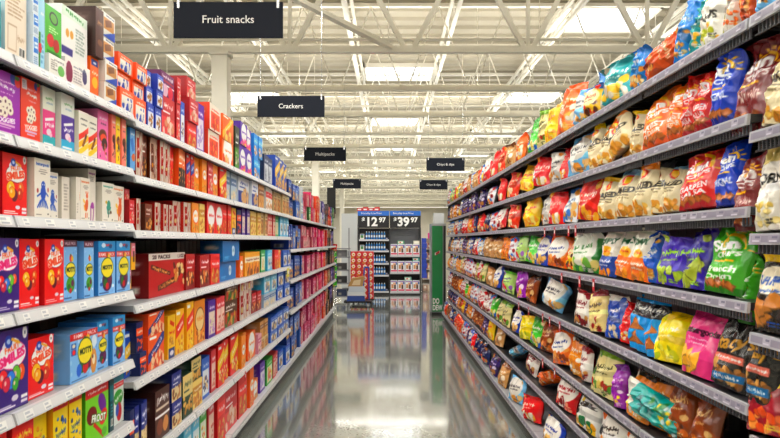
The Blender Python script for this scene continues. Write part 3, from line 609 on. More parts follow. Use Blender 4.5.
# ------------------------------------------------------------------ product meshes
M_CARTON = mat('printed_carton', attr=True, rough=.42, bump=.03, bscale=60)
M_FILM = mat('printed_film', attr=True, rough=.2, bump=.22, bscale=7, spec=.7)
M_FOIL = mat('printed_foil', attr=True, rough=.25, metal=.35, bump=.25, bscale=14)

def grid_faces(nx, ny, off):
    i = np.arange(nx)[None, :]+np.arange(ny)[:, None]*(nx+1)+off
    return np.stack([i, i+1, i+nx+2, i+nx+1], -1).reshape(-1, 4)
def mesh_from(name, V, Fc, C, mats, smooth=False, mi=None):
    me = bpy.data.meshes.new(name)
    me.vertices.add(len(V)); me.vertices.foreach_set('co', np.asarray(V, np.float32).ravel())
    nf = len(Fc); me.loops.add(nf*4); me.polygons.add(nf)
    me.polygons.foreach_set('loop_start', np.arange(nf, dtype=np.int32)*4)
    me.loops.foreach_set('vertex_index', np.asarray(Fc, np.int32).ravel())
    if smooth: me.polygons.foreach_set('use_smooth', np.ones(nf, bool))
    for m in mats: me.materials.append(m)
    ca = me.color_attributes.new('Col', 'FLOAT_COLOR', 'POINT')
    ca.data.foreach_set('color', np.concatenate([C, np.ones((len(C), 1))], 1).astype(np.float32).ravel())
    me.update(calc_edges=True); me.validate()
    return me
_CV = {}
def canvas(kind, name, A):
    A = max(.3, min(3.2, round(A*4)/4)); k = (kind, name, A)
    if k not in _CV: _CV[k] = (BOX if kind == 'box' else BAG)[name]['fn'](A)
    return _CV[k]
def bucket(n):
    for b in (6, 10, 16, 28, 48, 72, 100):
        if n <= b: return b
    return 100
_BM = {}
def box_mesh(name, w, d, h, px):
    A = h/w; ny = bucket(px*1.35); Aq = round(A*4)/4
    k = (name, Aq, ny)
    if k in _BM: return _BM[k]
    nx = max(4, min(80, int(ny/max(A, .3)))); cv = canvas('box', name, A)
    D = BOX[name]; V = []; C = []; Fs = []; off = 0
    fl = max(2, min(ny//4, 12))
    def face(P, nx, ny, cols):
        nonlocal off
        u, v = np.meshgrid(np.linspace(0, 1, nx+1), np.linspace(0, 1, ny+1))
        V.append(P(u, v).reshape(-1, 3)); C.append(cols.reshape(-1, 3)); Fs.append(grid_faces(nx, ny, off)); off += (nx+1)*(ny+1)
    bul = lambda u, v: np.sin(np.pi*u)*np.sin(np.pi*v)
    face(lambda u, v: np.stack([u-.5, -.5-.02*bul(u, v), v], -1), nx, ny, cv.sample(nx, ny))
    sd = D['side']; rs = random.Random(name)
    sc = Cv(A if A < 3 else 3, sd, 60, 5)
    dk = '#%02x%02x%02x' % tuple(int(255*min(1, x*.8+.12)) for x in hexc(sd))
    sc.rect(.12, .5, .88, .9, dk).lines(.18, .55, .8, .85, 6, '#e9e4dc'); sc.bars(.2, .08, .7, .24); sc.rect(0, .955, 1, .965, dk)
    ns = max(3, fl); Cs = sc.sample(ns, 2*ns)
    face(lambda u, v: np.stack([-.5-.006*bul(u, v), .5-u, v], -1), ns, 2*ns, Cs)          # low-x side, read from outside
    face(lambda u, v: np.stack([.5+.006*bul(u, v), u-.5, v], -1), ns, 2*ns, Cs)
    face(lambda u, v: np.stack([.5-u, .5+0*u, v], -1), 1, 1, np.tile(lin(hexc(sd)), (2, 2, 1)))
    tc = Cv(.5, sd, 40, 9).rect(0, .46, 1, .54, dk).rect(.1, .1, .5, .35, dk)
    face(lambda u, v: np.stack([u-.5, v-.5, 1+0*u], -1), 4, 6, tc.sample(4, 6))
    face(lambda u, v: np.stack([u-.5, .5-v, 0*u], -1), 1, 1, np.tile(lin(hexc(sd)), (2, 2, 1)))
    _BM[k] = mesh_from('carton', np.concatenate(V), np.concatenate(Fs), np.concatenate(C), [M_FOIL if 'foil' in name else M_CARTON])
    return _BM[k]

def vnoise(x, y, seed):
    rg = np.random.RandomState(seed); T = rg.rand(64, 64)*2-1
    xi = np.floor(x).astype(int); yi = np.floor(y).astype(int); fx = x-xi; fy = y-yi
    fx = fx*fx*(3-2*fx); fy = fy*fy*(3-2*fy)
    g = lambda a, b: T[b % 64, a % 64]
    return (g(xi, yi)*(1-fx)+g(xi+1, yi)*fx)*(1-fy)+(g(xi, yi+1)*(1-fx)+g(xi+1, yi+1)*fx)*fy
_GM = {}
def bag_mesh(name, A, px, seed, flop=0.):
    ny = bucket(px*1.3); ny = max(ny, 10); Aq = round(A*4)/4; k = (name, Aq, ny, seed % 3, round(flop, 1))
    if k in _GM: return _GM[k]
    nx = max(8, min(72, int(ny/max(A, .8)*1.0))); cv = canvas('bag', name, A)
    u, v = np.meshgrid(np.linspace(-1, 1, nx+1), np.linspace(0, 1, ny+1))
    s0 = (sum(map(ord, name))*7+seed % 3*131) % 9973
    vp = np.clip(v/.94, 0, 1)
    t = np.minimum(1, .42+vp*2.0)*np.clip(1-vp**3.2, 0, 1)**.75+.03
    cr = np.clip(1-abs(u)**2.6, 0, 1)**.62
    edge = np.clip(1-abs(u)**4, 0, 1)
    def wr(sd):
        r1 = 1-2*abs(vnoise(u*1.6+7, v*2.6*A/1.4+3, s0+sd)); r2 = 1-2*abs(vnoise(u*3.6+1, v*5*A/1.4, s0+sd+1))
        fold = np.sin(u*8+5*vnoise(u*1.5, v*3, s0+sd+2)+sd)*np.clip((v-.5)/.4, 0, 1)**1.5
        low = np.sin(u*7+4*vnoise(u*1.5+3, v*3, s0+sd+3))*np.clip((.25-v)/.25, 0, 1)
        r3 = 1-2*abs(vnoise(u*1.9+v*2.2*A+11, v*1.9*A-u*1.2+5, s0+sd+4))
        r4 = vnoise(u*6+3, v*8*A/1.4, s0+sd+5)
        return (.11*r1+.075*r2+.10*r3*np.clip(v*1.6, .3, 1)+.03*r4+.10*fold+.05*low)*edge*np.clip((1-v)*12, .25, 1)
    hw = .5*(1-.10*t*np.clip(1-vp, .3, 1))*(1+.03*vnoise(v*4+0*u, 0*u+seed, s0))
    x = u*hw+.035*vnoise(v*5+9, u*1.2+3, s0+7)*np.clip(v*2, 0, 1)+.05*(s0 % 5-2)/2*np.clip(v-.3, 0, 1)
    z = v-.025*np.clip(.3-v, 0, 1)*0 + .012*np.sin(u*3+s0)*np.clip((v-.9)*10, 0, 1)+.02*u*np.clip((v-.5)*2, 0, 1)*(1 if s0 % 2 else -1)
    bend = -(flop)*np.clip(v-.72, 0, 1)**1.6*4
    z2 = z-abs(flop)*np.clip(v-.78, 0, 1)**1.8*1.6
    wav = .10*np.sin(u*2.2+s0 % 7)*np.clip((v-.86)/.14, 0, 1)
    yf = -.5*t*cr-wr(0)+bend+wav
    yb = .5*t*cr*.9+wr(20)*.5+bend+wav
    yb = np.maximum(yb, yf+.012)
    Cf = cv.sample(nx, ny)
    bk = np.tile(lin(hexc(BAG[name]['back'])), (ny+1, nx+1, 1))
    # crimped metallic seal along the top edge
    V = np.concatenate([np.stack([x, yf, z2], -1).reshape(-1, 3), np.stack([x[:, ::-1], yb[:, ::-1], z2[:, ::-1]], -1).reshape(-1, 3)])
    C = np.concatenate([Cf.reshape(-1, 3), bk.reshape(-1, 3)])
    n1 = (nx+1)*(ny+1)
    Fs = np.concatenate([grid_faces(nx, ny, 0), grid_faces(nx, ny, n1),
        np.array([[i+1, i, n1+nx-i, n1+nx-i-1] for i in range(nx)]),
        np.array([[n1-nx-1+i, n1-nx+i, 2*n1-1-i-1, 2*n1-1-i] for i in range(nx)])])
    V[:, 2] -= V[:, 2].min()
    _GM[k] = mesh_from('bag', V, Fs, C, [M_FILM], smooth=True)
    return _GM[k]

# ------------------------------------------------------------------ placing of stock, with a label that singles each thing out
ITEMS = []      # dict(name, kind, desc, zone, shelf, Y, z, obj-maker)
AL, AR = 1.15, 1.208
Z_L1 = [2.18, 1.93, 1.68, 1.375, 1.064, .783, .48]
Z_L2 = [2.16, 1.905, 1.65, 1.305, .956, .57]
Z_L6 = [1.90, 1.50, 1.13, .76]
Z_R0 = [2.353, 1.965, 1.625, 1.295, .95, .65, .38]
Z_R1 = [2.353, 2.03, 1.717, 1.393, 1.047, .694, .40]
ORD = ['', 'second', 'third', 'fourth', 'fifth', 'sixth', 'seventh', 'eighth', 'ninth', 'tenth', 'eleventh', 'twelfth', 'thirteenth', 'fourteenth', 'fifteenth', 'sixteenth', 'seventeenth', 'eighteenth', 'nineteenth', 'twentieth']
def ordw(i):
    if i < len(ORD): return ORD[i] if i else 'first'
    n = i+1; return '%d%s' % (n, {1: 'st', 2: 'nd', 3: 'rd'}.get(n % 10, 'th') if n not in (11, 12, 13) else 'th')
def put_box(design, xf, y0, y1, z, h, d, zone, shelf, side=-1, lvl=0, rot=0.):
    w = max(.03, (y1-y0)*.962); yc = (y0+y1)/2
    ITEMS.append(dict(t='box', design=design, kind=BOX[design]['kind'], desc=BOX[design]['desc'], zone=zone, shelf=shelf, Y=yc, z=z, w=w, d=d, h=h, xf=xf, lvl=lvl, rot=rot))
def px2y(px, a): return F*a/abs(px-CX)
def left_row(zs, rows, zone, shelf, a=AL+.03, d=.16):
    """rows: (x0, x1, [(design, top px), ...] bottom up or (design, top px), n)"""
    for r in rows:
        x0, x1, st = r[0], r[1], r[2]; n = r[3] if len(r) > 3 else 1; inset = r[4] if len(r) > 4 else 0.
        if isinstance(st, tuple): st = [st]
        aa = a+inset
        Y0, Y1 = px2y(x0, aa), px2y(x1, aa); Yc = F*aa/(CX-(x0+x1)/2)
        for i in range(n):
            y0 = Y0+(Y1-Y0)*i/n; y1 = Y0+(Y1-Y0)*(i+1)/n; z = zs
            for l, (dsg, tp) in enumerate(st):
                zt = EYE+(CY-tp)*Yc/F
                if zone == 'L' and shelf in 'BCDEFGH':
                    nx_ = [q for q in (Z_L1 if Yc < 2.85 else Z_L2) if q > zs+.05]
                    if nx_: zt = min(zt, min(nx_)-.037)
                if zt-z < .02: continue
                put_box(dsg, -aa-random.uniform(0, .03), y0+.002, y1-.002, z, zt-z-.001, d, zone, shelf, lvl=l, rot=random.uniform(-.6, .6))
                z = zt
def put_bag(design, x, y, z, w, h, zone, shelf, yaw=14., roll=0., pitch=0., seed=0, D=.09, flop=0., cl=.6):
    ITEMS.append(dict(t='bag', design=design, kind='chip_bag', desc=BAG[design]['desc'], zone=zone, shelf=shelf, Y=y, z=z, w=w, h=h, x=x, yaw=yaw, roll=roll, pitch=pitch, seed=seed, D=D, lvl=0, flop=flop, cl=cl))
_sd = [0]
def right_row(zs, rows, zone, shelf, a=AR, depth=.05):
    """rows: (x0, x1, top px, design, {opts})"""
    for r in rows:
        x0, x1, tp, dsg = r[:4]; o = dict(r[4]) if len(r) > 4 else {}
        D = o.pop('D', .085); aa = a+.004+D/2+o.pop('inset', 0.)
        ae = aa+.035; Y1, Y0 = px2y(x0, ae), px2y(x1, ae); Yc = F*ae/((x0+x1)/2-CX)
        zt = EYE+(CY-tp)*Yc/F; h = zt-zs; w = Y1-Y0
        yaw = o.pop('yaw', 8.)*.45+random.uniform(-3, 5); o.setdefault('roll', random.uniform(-7, 7))
        tt = math.radians(yaw)
        w = min((x1-x0)*1.08*Yc/F/(((x0+x1)/2-CX)/F*math.cos(tt)+max(0, math.sin(tt))), o.pop('wmax', .31))
        cl = .40
        for q in (Z_R0 if zs in Z_R0 and zs not in Z_R1 else Z_R1):
            if q > zs+.05: cl = min(cl, q-zs-.045)
        if abs(o.get('roll', 0)) < 40 and zone == 'R' and shelf in 'CDEFGH': h = min(cl, max(h*1.05, random.uniform(.225, .27)))
        if o.get('roll', 0) and abs(o['roll']) > 50: w, h = h*1.25, w/.93
        _sd[0] += 1
        put_bag(dsg, aa, Yc, zs, w, max(.05, h), zone, shelf, yaw=yaw, seed=_sd[0], D=D, pitch=-o.pop('pitch', random.uniform(7, 17)), cl=cl, flop=o.pop('flop', random.choice([0, .3, -.3, .6, .9])), **o)

# ------------------------------------------------------------------ setting
M_FLOOR = bpy.data.materials.new('polished_concrete'); M_FLOOR.use_nodes = True
def _floor():
    nt = M_FLOOR.node_tree; N = nt.nodes; L = nt.links; b = N['Principled BSDF']
    tc = N.new('ShaderNodeTexCoord')
    n1 = N.new('ShaderNodeTexNoise'); n1.inputs['Scale'].default_value = 1.3; n1.inputs['Detail'].default_value = 8; n1.inputs['Roughness'].default_value = .65
    n2 = N.new('ShaderNodeTexNoise'); n2.inputs['Scale'].default_value = 45; n2.inputs['Detail'].default_value = 4
    L.new(tc.outputs['Object'], n1.inputs['Vector']); L.new(tc.outputs['Object'], n2.inputs['Vector'])
    r = N.new('ShaderNodeValToRGB'); r.color_ramp.elements[0].position = .3; r.color_ramp.elements[1].position = .72
    r.color_ramp.elements[0].color = linc('#6f756e'); r.color_ramp.elements[1].color = linc('#9da29a')
    L.new(n1.outputs['Fac'], r.inputs['Fac'])
    mx = N.new('ShaderNodeMix'); mx.data_type = 'RGBA'; mx.blend_type = 'MULTIPLY'; mx.inputs[0].default_value = .35
    r2 = N.new('ShaderNodeValToRGB'); r2.color_ramp.elements[0].position = .35; r2.color_ramp.elements[0].color = (.35, .35, .34, 1); r2.color_ramp.elements[1].position = .6
    L.new(n2.outputs['Fac'], r2.inputs['Fac']); L.new(r.outputs['Color'], mx.inputs[6]); L.new(r2.outputs['Color'], mx.inputs[7]); L.new(mx.outputs[2], b.inputs['Base Color'])
    mr = N.new('ShaderNodeMapRange'); mr.inputs['To Min'].default_value = .07; mr.inputs['To Max'].default_value = .2
    L.new(n1.outputs['Fac'], mr.inputs['Value']); L.new(mr.outputs['Result'], b.inputs['Roughness'])
    b.inputs['Specular IOR Level'].default_value = .8
    b.inputs['Coat Weight'].default_value = 1.; b.inputs['Coat Roughness'].default_value = .07; b.inputs['Coat IOR'].default_value = 1.7
    bp = N.new('ShaderNodeBump'); bp.inputs['Strength'].default_value = .05; bp.inputs['Distance'].default_value = .01
    n3 = N.new('ShaderNodeTexNoise'); n3.inputs['Scale'].default_value = 5; L.new(tc.outputs['Object'], n3.inputs['Vector'])
    L.new(n3.outputs['Fac'], bp.inputs['Height']); L.new(bp.outputs['Normal'], b.inputs['Normal'])
_floor()
M_DECK = mat('ceiling_deck_paint', '#b9b09a', .6, var=.05, vscale=.6)
M_STEEL = mat('white_steel_paint', '#f7f2e3', .4, var=.03)
M_WALL = mat('store_wall_paint', '#e6dfce', .7, var=.04)
M_SKY = mat('skylight_lens', '#f6faff', .3, emit=2.0)
M_TUBE = mat('lamp_lens', '#fff8ea', .3, emit=1.6)
M_ATTR = mat('painted_parts', attr=True, rough=.4)
M_ATTRG = mat('glossy_parts', attr=True, rough=.2)
M_BLACK = mat('black_powder_coat', '#17181a', .5, var=.1)
M_WHITE = mat('white_powder_coat', '#e4e4e2', .35, var=.03)
M_GREY = mat('grey_powder_coat', '#8d9096', .4, var=.05)
M_CHROME = mat('chrome_wire', '#c8ccd0', .22, metal=.9)
M_SIGN = mat('sign_board', '#1d212b', .6, var=.03, spec=.12)
M_LETTER = mat('white_lettering', '#f3f3f0', .5, var=.01)

XW, Y0W, Y1W, ZC = 26., -6., 68., 6.9
b = MB(); b.box(-XW, Y0W, -.1, XW, Y1W, 0); tag(b.build('floor', M_FLOOR), kind='structure')
b = MB()      # corrugated roof deck, ribs running across the aisle
y = Y0W; prof = []
while y < Y1W:
    prof += [(y, ZC), (y+.30, ZC), (y+.34, ZC+.07), (y+.56, ZC+.07), (y+.60, ZC)]; y += .60
for (ya, za), (yb, zb) in zip(prof, prof[1:]):
    if yb > ya: b.poly([(-XW, ya, za), (-XW, yb, zb), (XW, yb, zb), (XW, ya, za)])
b.box(-XW, Y0W, ZC+.075, XW, Y1W, ZC+.09)
tag(b.build('ceiling', M_DECK), kind='structure')
for nm, bx in (('wall_back', (-XW, Y1W, 0, XW, Y1W+.2, ZC+.08)), ('wall_left', (-XW-.2, Y0W, 0, -XW, Y1W, ZC+.08)), ('wall_right', (XW, Y0W, 0, XW+.2, Y1W, ZC+.08)), ('wall_front', (-XW, Y0W-.2, 0, XW, Y0W, ZC+.08))):
    b = MB(); b.box(*bx); tag(b.build(nm, M_WALL), kind='structure')

# skylights: lit panels with a frame under the deck
sk = 0
SKY = [(.35, y) for y in (19.4, 27.2, 35., 43., 51.)]+[(5.0, y) for y in (14.7, 22.6, 30.4, 38.5, 47.)]+[(-5.0, y) for y in (22.6, 30.4, 38.5, 47.)]+[(.35, 3.6), (5., 6.8), (-5., 6.8)]
for (x, y) in SKY:
    sk += 1
    o = empty('window_%d' % sk, (x, y, ZC-.02)); tag(o, kind='structure')
    b = MB(); b.box(-1.05, -.75, -.02, 1.05, .75, 0); b.build('skylight_panel', M_SKY, o)
    b = MB()
    for q in ((-1.13, -.83, -.1, 1.13, -.75, .02), (-1.13, .75, -.1, 1.13, .83, .02), (-1.13, -.83, -.1, -1.05, .83, .02), (1.05, -.83, -.1, 1.13, .83, .02), (-.02, -.75, -.05, .02, .75, -.015)): b.box(*q)
    b.build('skylight_frame', M_STEEL, o)

# roof trusses
ZB, ZT = 4.97, 6.83
i = 0; nth = 0; y = 11.0
while y < 62:
    main = i % 5 == 0
    o = empty('roof_truss', (0, y, 0)); nth += 1
    tag(o, '%s white steel roof truss from the front, %s' % (ordw(nth-1), 'deep girder carried by columns' if main else 'light joist between the column lines'), 'roof truss', 'roof trusses')
    o['kind'] = 'thing'
    th = .11 if main else .07
    b = MB(); b.bar((-20, 0, ZB), (20, 0, ZB), .12, th); b.build('bottom_chord', M_STEEL, o)
    b = MB(); b.bar((-20, 0, ZT), (20, 0, ZT), .12, th); b.build('top_chord', M_STEEL, o)
    b = MB(); w = .085 if main else .028; st = 2.1 if main else 1.5
    k = -9 if main else -13; x0 = .36
    while x0+k*st < 20:
        xb = x0+k*st
        b.bar((xb-.06, 0, ZB), (xb-st/2, 0, ZT), w); b.bar((xb+.06, 0, ZB), (xb+st/2, 0, ZT), w)
        if main and k: b.bar((xb, 0, ZB), (xb, 0, ZT), w*.7)
        k += 1
    b.build('web', M_STEEL, o)
    y += 14.3/5; i += 1
# diagonal knee brace from the first girder (runs back and up to the left)
b = MB(); b.bar((.05, 10.93, ZB+.02), (-4.5, 9.6, ZT+.04), .16, .07); tag(b.build('diagonal_brace', M_STEEL), 'wide white diagonal brace rising from the front girder', 'brace')
# bridging runs and conduits along the aisle
for n, (x, z, r) in enumerate(((-.86, 6.35, .035), (1.42, 6.35, .035), (3.9, 6.35, .035), (-3.2, 6.35, .035), (-5.6, 6.35, .035), (6.4, 6.35, .035))):
    b = MB(); b.bar((x-.09, 8, z+.25), (x-.09, 62, z+.25), r*2); b.bar((x+.09, 8, z+.25), (x+.09, 62, z+.25), r*2); b.bar((x, 8, z), (x, 62, z), r*2)
    yy = 8.
    while yy < 62:
        b.bar((x-.09, yy, z+.25), (x, yy+.6, z), .025); b.bar((x+.09, yy+1.2, z+.25), (x, yy+.6, z), .025); yy += 1.2
    tag(b.build('bridging_joist', M_STEEL), '%s thin white bridging joist along the store, counted from the boxed-snack side' % ordw({0: 2, 1: 3, 2: 4, 3: 1, 4: 0, 5: 5}[n]), 'joist', 'bridging joists')
nth = 0
for y in (12.4, 18.5, 24.0, 29.8, 35.6, 41.4):
    b = MB(); b.tube((-20, y, 5.6), (20, y, 5.6), .03, n=8)
    x = -18.
    while x < 20: b.tube((x, y, 5.6), (x, y, 5.42), .02, n=6); b.tube((x, y, 5.6), (x, y, 6.89), .008, n=5); x += 3
    tag(b.build('sprinkler_pipe', M_STEEL, None), '%s thin white sprinkler pipe across the roof' % ordw(nth), 'pipe', 'sprinkler pipes'); nth += 1
# lamp rows: white housing with a glowing lens
nth = 0
for y in (-3.5, -.5, 2.4, 5.2, 8.0, 14.02, 16.9, 22.6, 28.3, 34., 39.8, 45.5, 51.2, 57., 63.):
    o = empty('strip_light', (0, y, 5.02)); zz = 0
    tag(o, '%s full-width white strip lamp row below the roof deck' % ordw(nth), 'lamp', 'strip lamp rows'); nth += 1
    b = MB(); b.box(-15, -.07, 0, 15, .07, .07)
    x = -14.
    while x < 15: b.box(x-.006, -.006, .07, x+.006, .006, 1.85); x += 4
    b.build('housing', M_STEEL, o)
    b = MB(); b.box(-14.95, -.055, -.03, 14.95, .055, 0); b.build('lens', M_TUBE, o)
# columns
nth = 0
for (x, y) in ((-2.95, 11.0), (-2.95, 25.3), (-2.95, 39.6), (7.5, 25.3), (7.5, 39.6)):
    nth += 1
    o = empty('steel_column', (x, y, 0)); tag(o, '%s white square column, %s' % (ordw(nth-1), ('rising behind the cracker shelves', 'behind the hanging multipack sign', 'far back past the price display', 'beyond the chip shelves', 'farther beyond the chip shelves')[nth-1]), 'column', 'roof columns')
    b = MB(); b.box(-.135, -.135, 0, .135, .135, ZB-.063); b.build('shaft', M_STEEL, o)
    b = MB(); b.box(-.2, -.2, 0, .2, .2, .03); b.box(-.17, -.17, ZB-.12, .17, .17, ZB-.063); b.build('plates', M_STEEL, o)

# hanging aisle signs
def text_mesh(s, size, mat_, name, parent, loc, rot=(math.pi/2, 0, 0), ext=.002, bold=0., fit=None):
    cu = bpy.data.curves.new('t', 'FONT'); cu.body = s; cu.size = size; cu.align_x = 'CENTER'; cu.align_y = 'CENTER'; cu.extrude = ext; cu.offset = bold; cu.resolution_u = 4
    ob = bpy.data.objects.new('t', cu); me = bpy.data.meshes.new_from_object(ob); bpy.data.objects.remove(ob); bpy.data.curves.remove(cu)
    me.materials.clear(); me.materials.append(mat_)
    o = link(name, me, parent); o.location = loc; o.rotation_euler = rot
    if fit:
        w = max(v.co.x for v in me.vertices)-min(v.co.x for v in me.vertices); k = fit/w; o.scale = (k, k, 1)
    return o
def aisle_sign(txt, x0, x1, yt, yb, Y, label, fit):
    X0 = (x0-CX)/F*Y; X1 = (x1-CX)/F*Y; zt = EYE+(CY-yt)/F*Y; zb = EYE+(CY-yb)/F*Y
    o = empty('aisle_sign', ((X0+X1)/2, Y, zb)); tag(o, label, 'sign', 'hanging aisle signs')
    w = X1-X0; h = zt-zb
    b = MB(); b.box(-w/2, -.012, 0, w/2, .012, h); b.build('board', M_SIGN, o)
    text_mesh(txt, .1, M_LETTER, 'lettering', o, (0, -.0145, h*.5), fit=w*fit)
    b = MB()
    for s in (-1, 1):
        b.box(s*(w/2-.04)-.01, -.016, h-.05, s*(w/2-.04)+.01, .016, h+.02); b.tube((s*(w/2-.04), 0, h), (s*(w/2-.04), 0, 4.95-zb), .0035, n=6)
    b.build('hanger', M_CHROME, o)
aisle_sign('Fruit snacks', 174, 283, 2.5, 38, 5.15, 'charcoal hanging sign reading Fruit snacks', .47)
aisle_sign('Crackers', 257.5, 324.5, 96, 117, 8.5, 'charcoal hanging sign reading Crackers', .36)
aisle_sign('Multipacks', 304, 346, 147.5, 161, 13.2, 'charcoal hanging sign reading Multipacks in front of second column', .45)
aisle_sign('Multipacks', 333, 361, 179, 188.5, 20., 'small farther hanging sign reading Multipacks', .45)
aisle_sign('Chips & dips', 426.5, 464.5, 158, 171, 15., 'charcoal hanging sign reading Chips and dips, closer one', .45)
aisle_sign('Chips & dips', 419.5, 447.5, 180, 189.5, 20., 'small farther hanging sign reading Chips and dips', .5)
# ------------------------------------------------------------------ gondola shelving
BL, BR = .911, .914
YL0, YR0 = 1.932-.911, 2.10-.914      # front edge of bay 0 on either side
NL, NR = 14, 13
DECK_L, DECK_R = .155, .125
ABL, ABR = 1.165, 1.115
rr = random.Random(3)
def lshelves(k): return Z_L1 if k < 2 else Z_L2 if k < 7 else Z_L6
def rshelves(k): return Z_R0 if k < 1 else Z_R1
FLAGS = {}    # (side, bay, shelf) -> [(y, colour, size)]
def flag(px, py, side, col='#c8202a', w=.035, h=.06):
    a = AL if side < 0 else AR
    Y = px2y(px, a); k = int((Y-(YL0 if side < 0 else YR0))/(BL if side < 0 else BR))
    zz = EYE+(CY-py)*Y/F; sh = (lshelves if side < 0 else rshelves)(k)
    j = min(range(len(sh)), key=lambda i: abs(sh[i]-.03-zz))
    FLAGS.setdefault((side, k, j), []).append((Y, col, w, h))
for (px, py) in ((545, 231), (555, 231), (569, 229), (576, 229), (562, 279), (580, 282), (594, 285), (529, 314), (543, 318), (550, 320), (543, 362), (555, 370), (560, 330), (519, 300), (470, 212), (467, 238), (462, 279), (455, 262)): flag(px, py, 1)
for (px, py) in ((245, 374), (327, 226), (329, 268), (322, 246)): flag(px, py, -1)
flag(288, 275, -1, '#e8dc2c', .16, .09)
def bay(side, k):
    L = side < 0; a = AL if L else AR; ab = ABL if L else ABR; step = BL if L else BR
    y0 = (YL0 if L else YR0)+k*step; y1 = y0+step; s = side
    zs = lshelves(k) if L else rshelves(k); dz = DECK_L if L else DECK_R
    zt = zs[0]+(.10 if not (L and k > 6) else .25); xb = a+.47
    o = empty('shelving_bay', (0, y0, 0))
    tag(o, '%s %s shelving bay along the aisle, counted from the camera' % (ordw(k), 'white-railed boxed-snack' if L else 'grey-railed chip'), 'shelving', 'boxed-snack shelving bays' if L else 'chip shelving bays')
    W = step
    b = MB(); b.box(s*xb, .0, .02, s*(xb+.03), W, zt, '#141416' if L else '#0d0d0f')
    y = .1
    while y < W: b.box(s*(xb-.002), y, .2, s*xb, y+.006, zt-.03, '#1c1d20'); y += .1
    b.build('back_panel', M_ATTR, o)
    b = MB()
    for yy in (0, W-.03): b.box(s*(xb-.05), yy, .02, s*xb, yy+.03, zt, '#3a3c40')
    b.build('upright', M_ATTR, o)
    b = MB(); b.box(s*(ab+.06), .0, 0, s*(ab+.09), W, dz-.045, '#101012'); b.build('kick_plate', M_ATTR, o)
    sc = '#a4a6aa' if L else '#2a2b2f'
    b = MB(); b.box(s*(ab+.004), .004, dz-.05, s*xb, W-.004, dz-.001, '#c4c6ca' if L else '#a2a3a8')
    dk = b.build('base_deck', M_ATTR, o)
    def rail(az, z, part, hgt=.037):
        b = MB(); x0, x1 = s*az, s*(az+.012); z1 = z; z0 = z1-hgt
        fr = '#c9cacd' if L else '#b2b3b9'
        g = .006
        t = .012 if L else .004            # the strip leans back a little
        b.hexa([(x0, g, z0), (x1, g, z0), (x1, W-g, z0), (x0, W-g, z0), (x0+s*t, g, z1), (x1+s*t, g, z1), (x1+s*t, W-g, z1), (x0+s*t, W-g, z1)], fr)
        e = -s*.0012
        def strip(ya, yb, fa, fb, c, ee=e):
            za, zb = z0+hgt*fa, z0+hgt*fb
            q = [(x0+s*t*fa+ee, ya, za), (x0+s*t*fa+ee, yb, za), (x0+s*t*fb+ee, yb, zb), (x0+s*t*fb+ee, ya, zb)]
            if s > 0: q.reverse()
            b.poly(q, c)
        if L:
            strip(g+.01, W-g-.01, .12, .88, '#d6d7d8')
        else:
            strip(g+.012, W-g-.012, .2, .8, '#8f8a9c')
        y = .03+rr.random()*.05
        while y < W-.07:
            ww = rr.uniform(.035, .06)
            strip(y, y+ww, .16, .84, '#e9e9e6' if L else rr.choice(['#a7a2b2', '#b6b2c0', '#9c97a8']), e*2)
            strip(y+.004, y+ww*.6, .55, .75, '#bcc0c8' if L else '#77728a', e*3)
            strip(y+.006, y+ww*.85, .25, .4, '#b4b8c0' if L else '#d4d0dc', e*3)
            y += ww+rr.uniform(.02, .10)
        b.build('price_rail', M_ATTR, part)
    rail(ab, dz, dk)
    for j, z in enumerate(zs):
        b = MB()
        b.box(s*(a+.014), .004, z-.028, s*xb, W-.004, z-.001, sc)
        for yy in (.012, W-.024):       # brackets under the shelf
            P = [(s*(a+.05), yy, z-.035), (s*xb, yy, z-.055), (s*xb, yy+.012, z-.055), (s*(a+.05), yy+.012, z-.035), (s*(a+.05), yy, z-.027), (s*xb, yy, z-.027), (s*xb, yy+.012, z-.027), (s*(a+.05), yy+.012, z-.027)]
            b.hexa(P, '#2c2d30')
        if not L:                        # slotted underside
            n = 14 if k < 4 else 4
            for q in range(n): b.box(s*(a+.06), .05+q*(W-.1)/n, z-.031, s*(xb-.05), .05+(q+.45)*(W-.1)/n, z-.028, '#17171a')
        else:
            b.box(s*(a+.05), .03, z-.031, s*(xb-.03), W-.03, z-.028, '#3a3b40')  # dark sheet: shade below the shelf put into the underside colour
        sh = b.build('shelf', M_ATTR, o)
        rail(a, z, sh)
        if not L and k < 6:              # row of wire teeth below the price rail
            b = MB(); n = 42 if k < 3 else 20
            b.box(s*(a+.02), .01, z-.068, s*(a+.026), W-.01, z-.062, '#1c1d20')
            for q in range(n):
                y = .015+q*(W-.03)/n; b.box(s*(a+.018), y, z-.066, s*(a+.024), y+.006, z-.033, '#5c5e64')
            b.build('wire_teeth', M_ATTR, sh)
        for (Y, c, w, h) in FLAGS.get((side, k, j), []):
            b = MB(); y = Y-y0
            b.box(s*(a-.004), y-w/2, z-.025-h, s*(a-.002), y+w/2, z-.015, c); b.box(s*(a-.0045), y-w*.3, z-.02-h*.7, s*(a-.004), y+w*.3, z-.02-h*.25, '#f4f0ec')
            f = b.build('price_flag', M_ATTR, sh); f['label'] = 'small coloured flag clipped to the rail'
    return o
for k in range(NL): bay(-1, k)
for k in range(NR): bay(1, k)
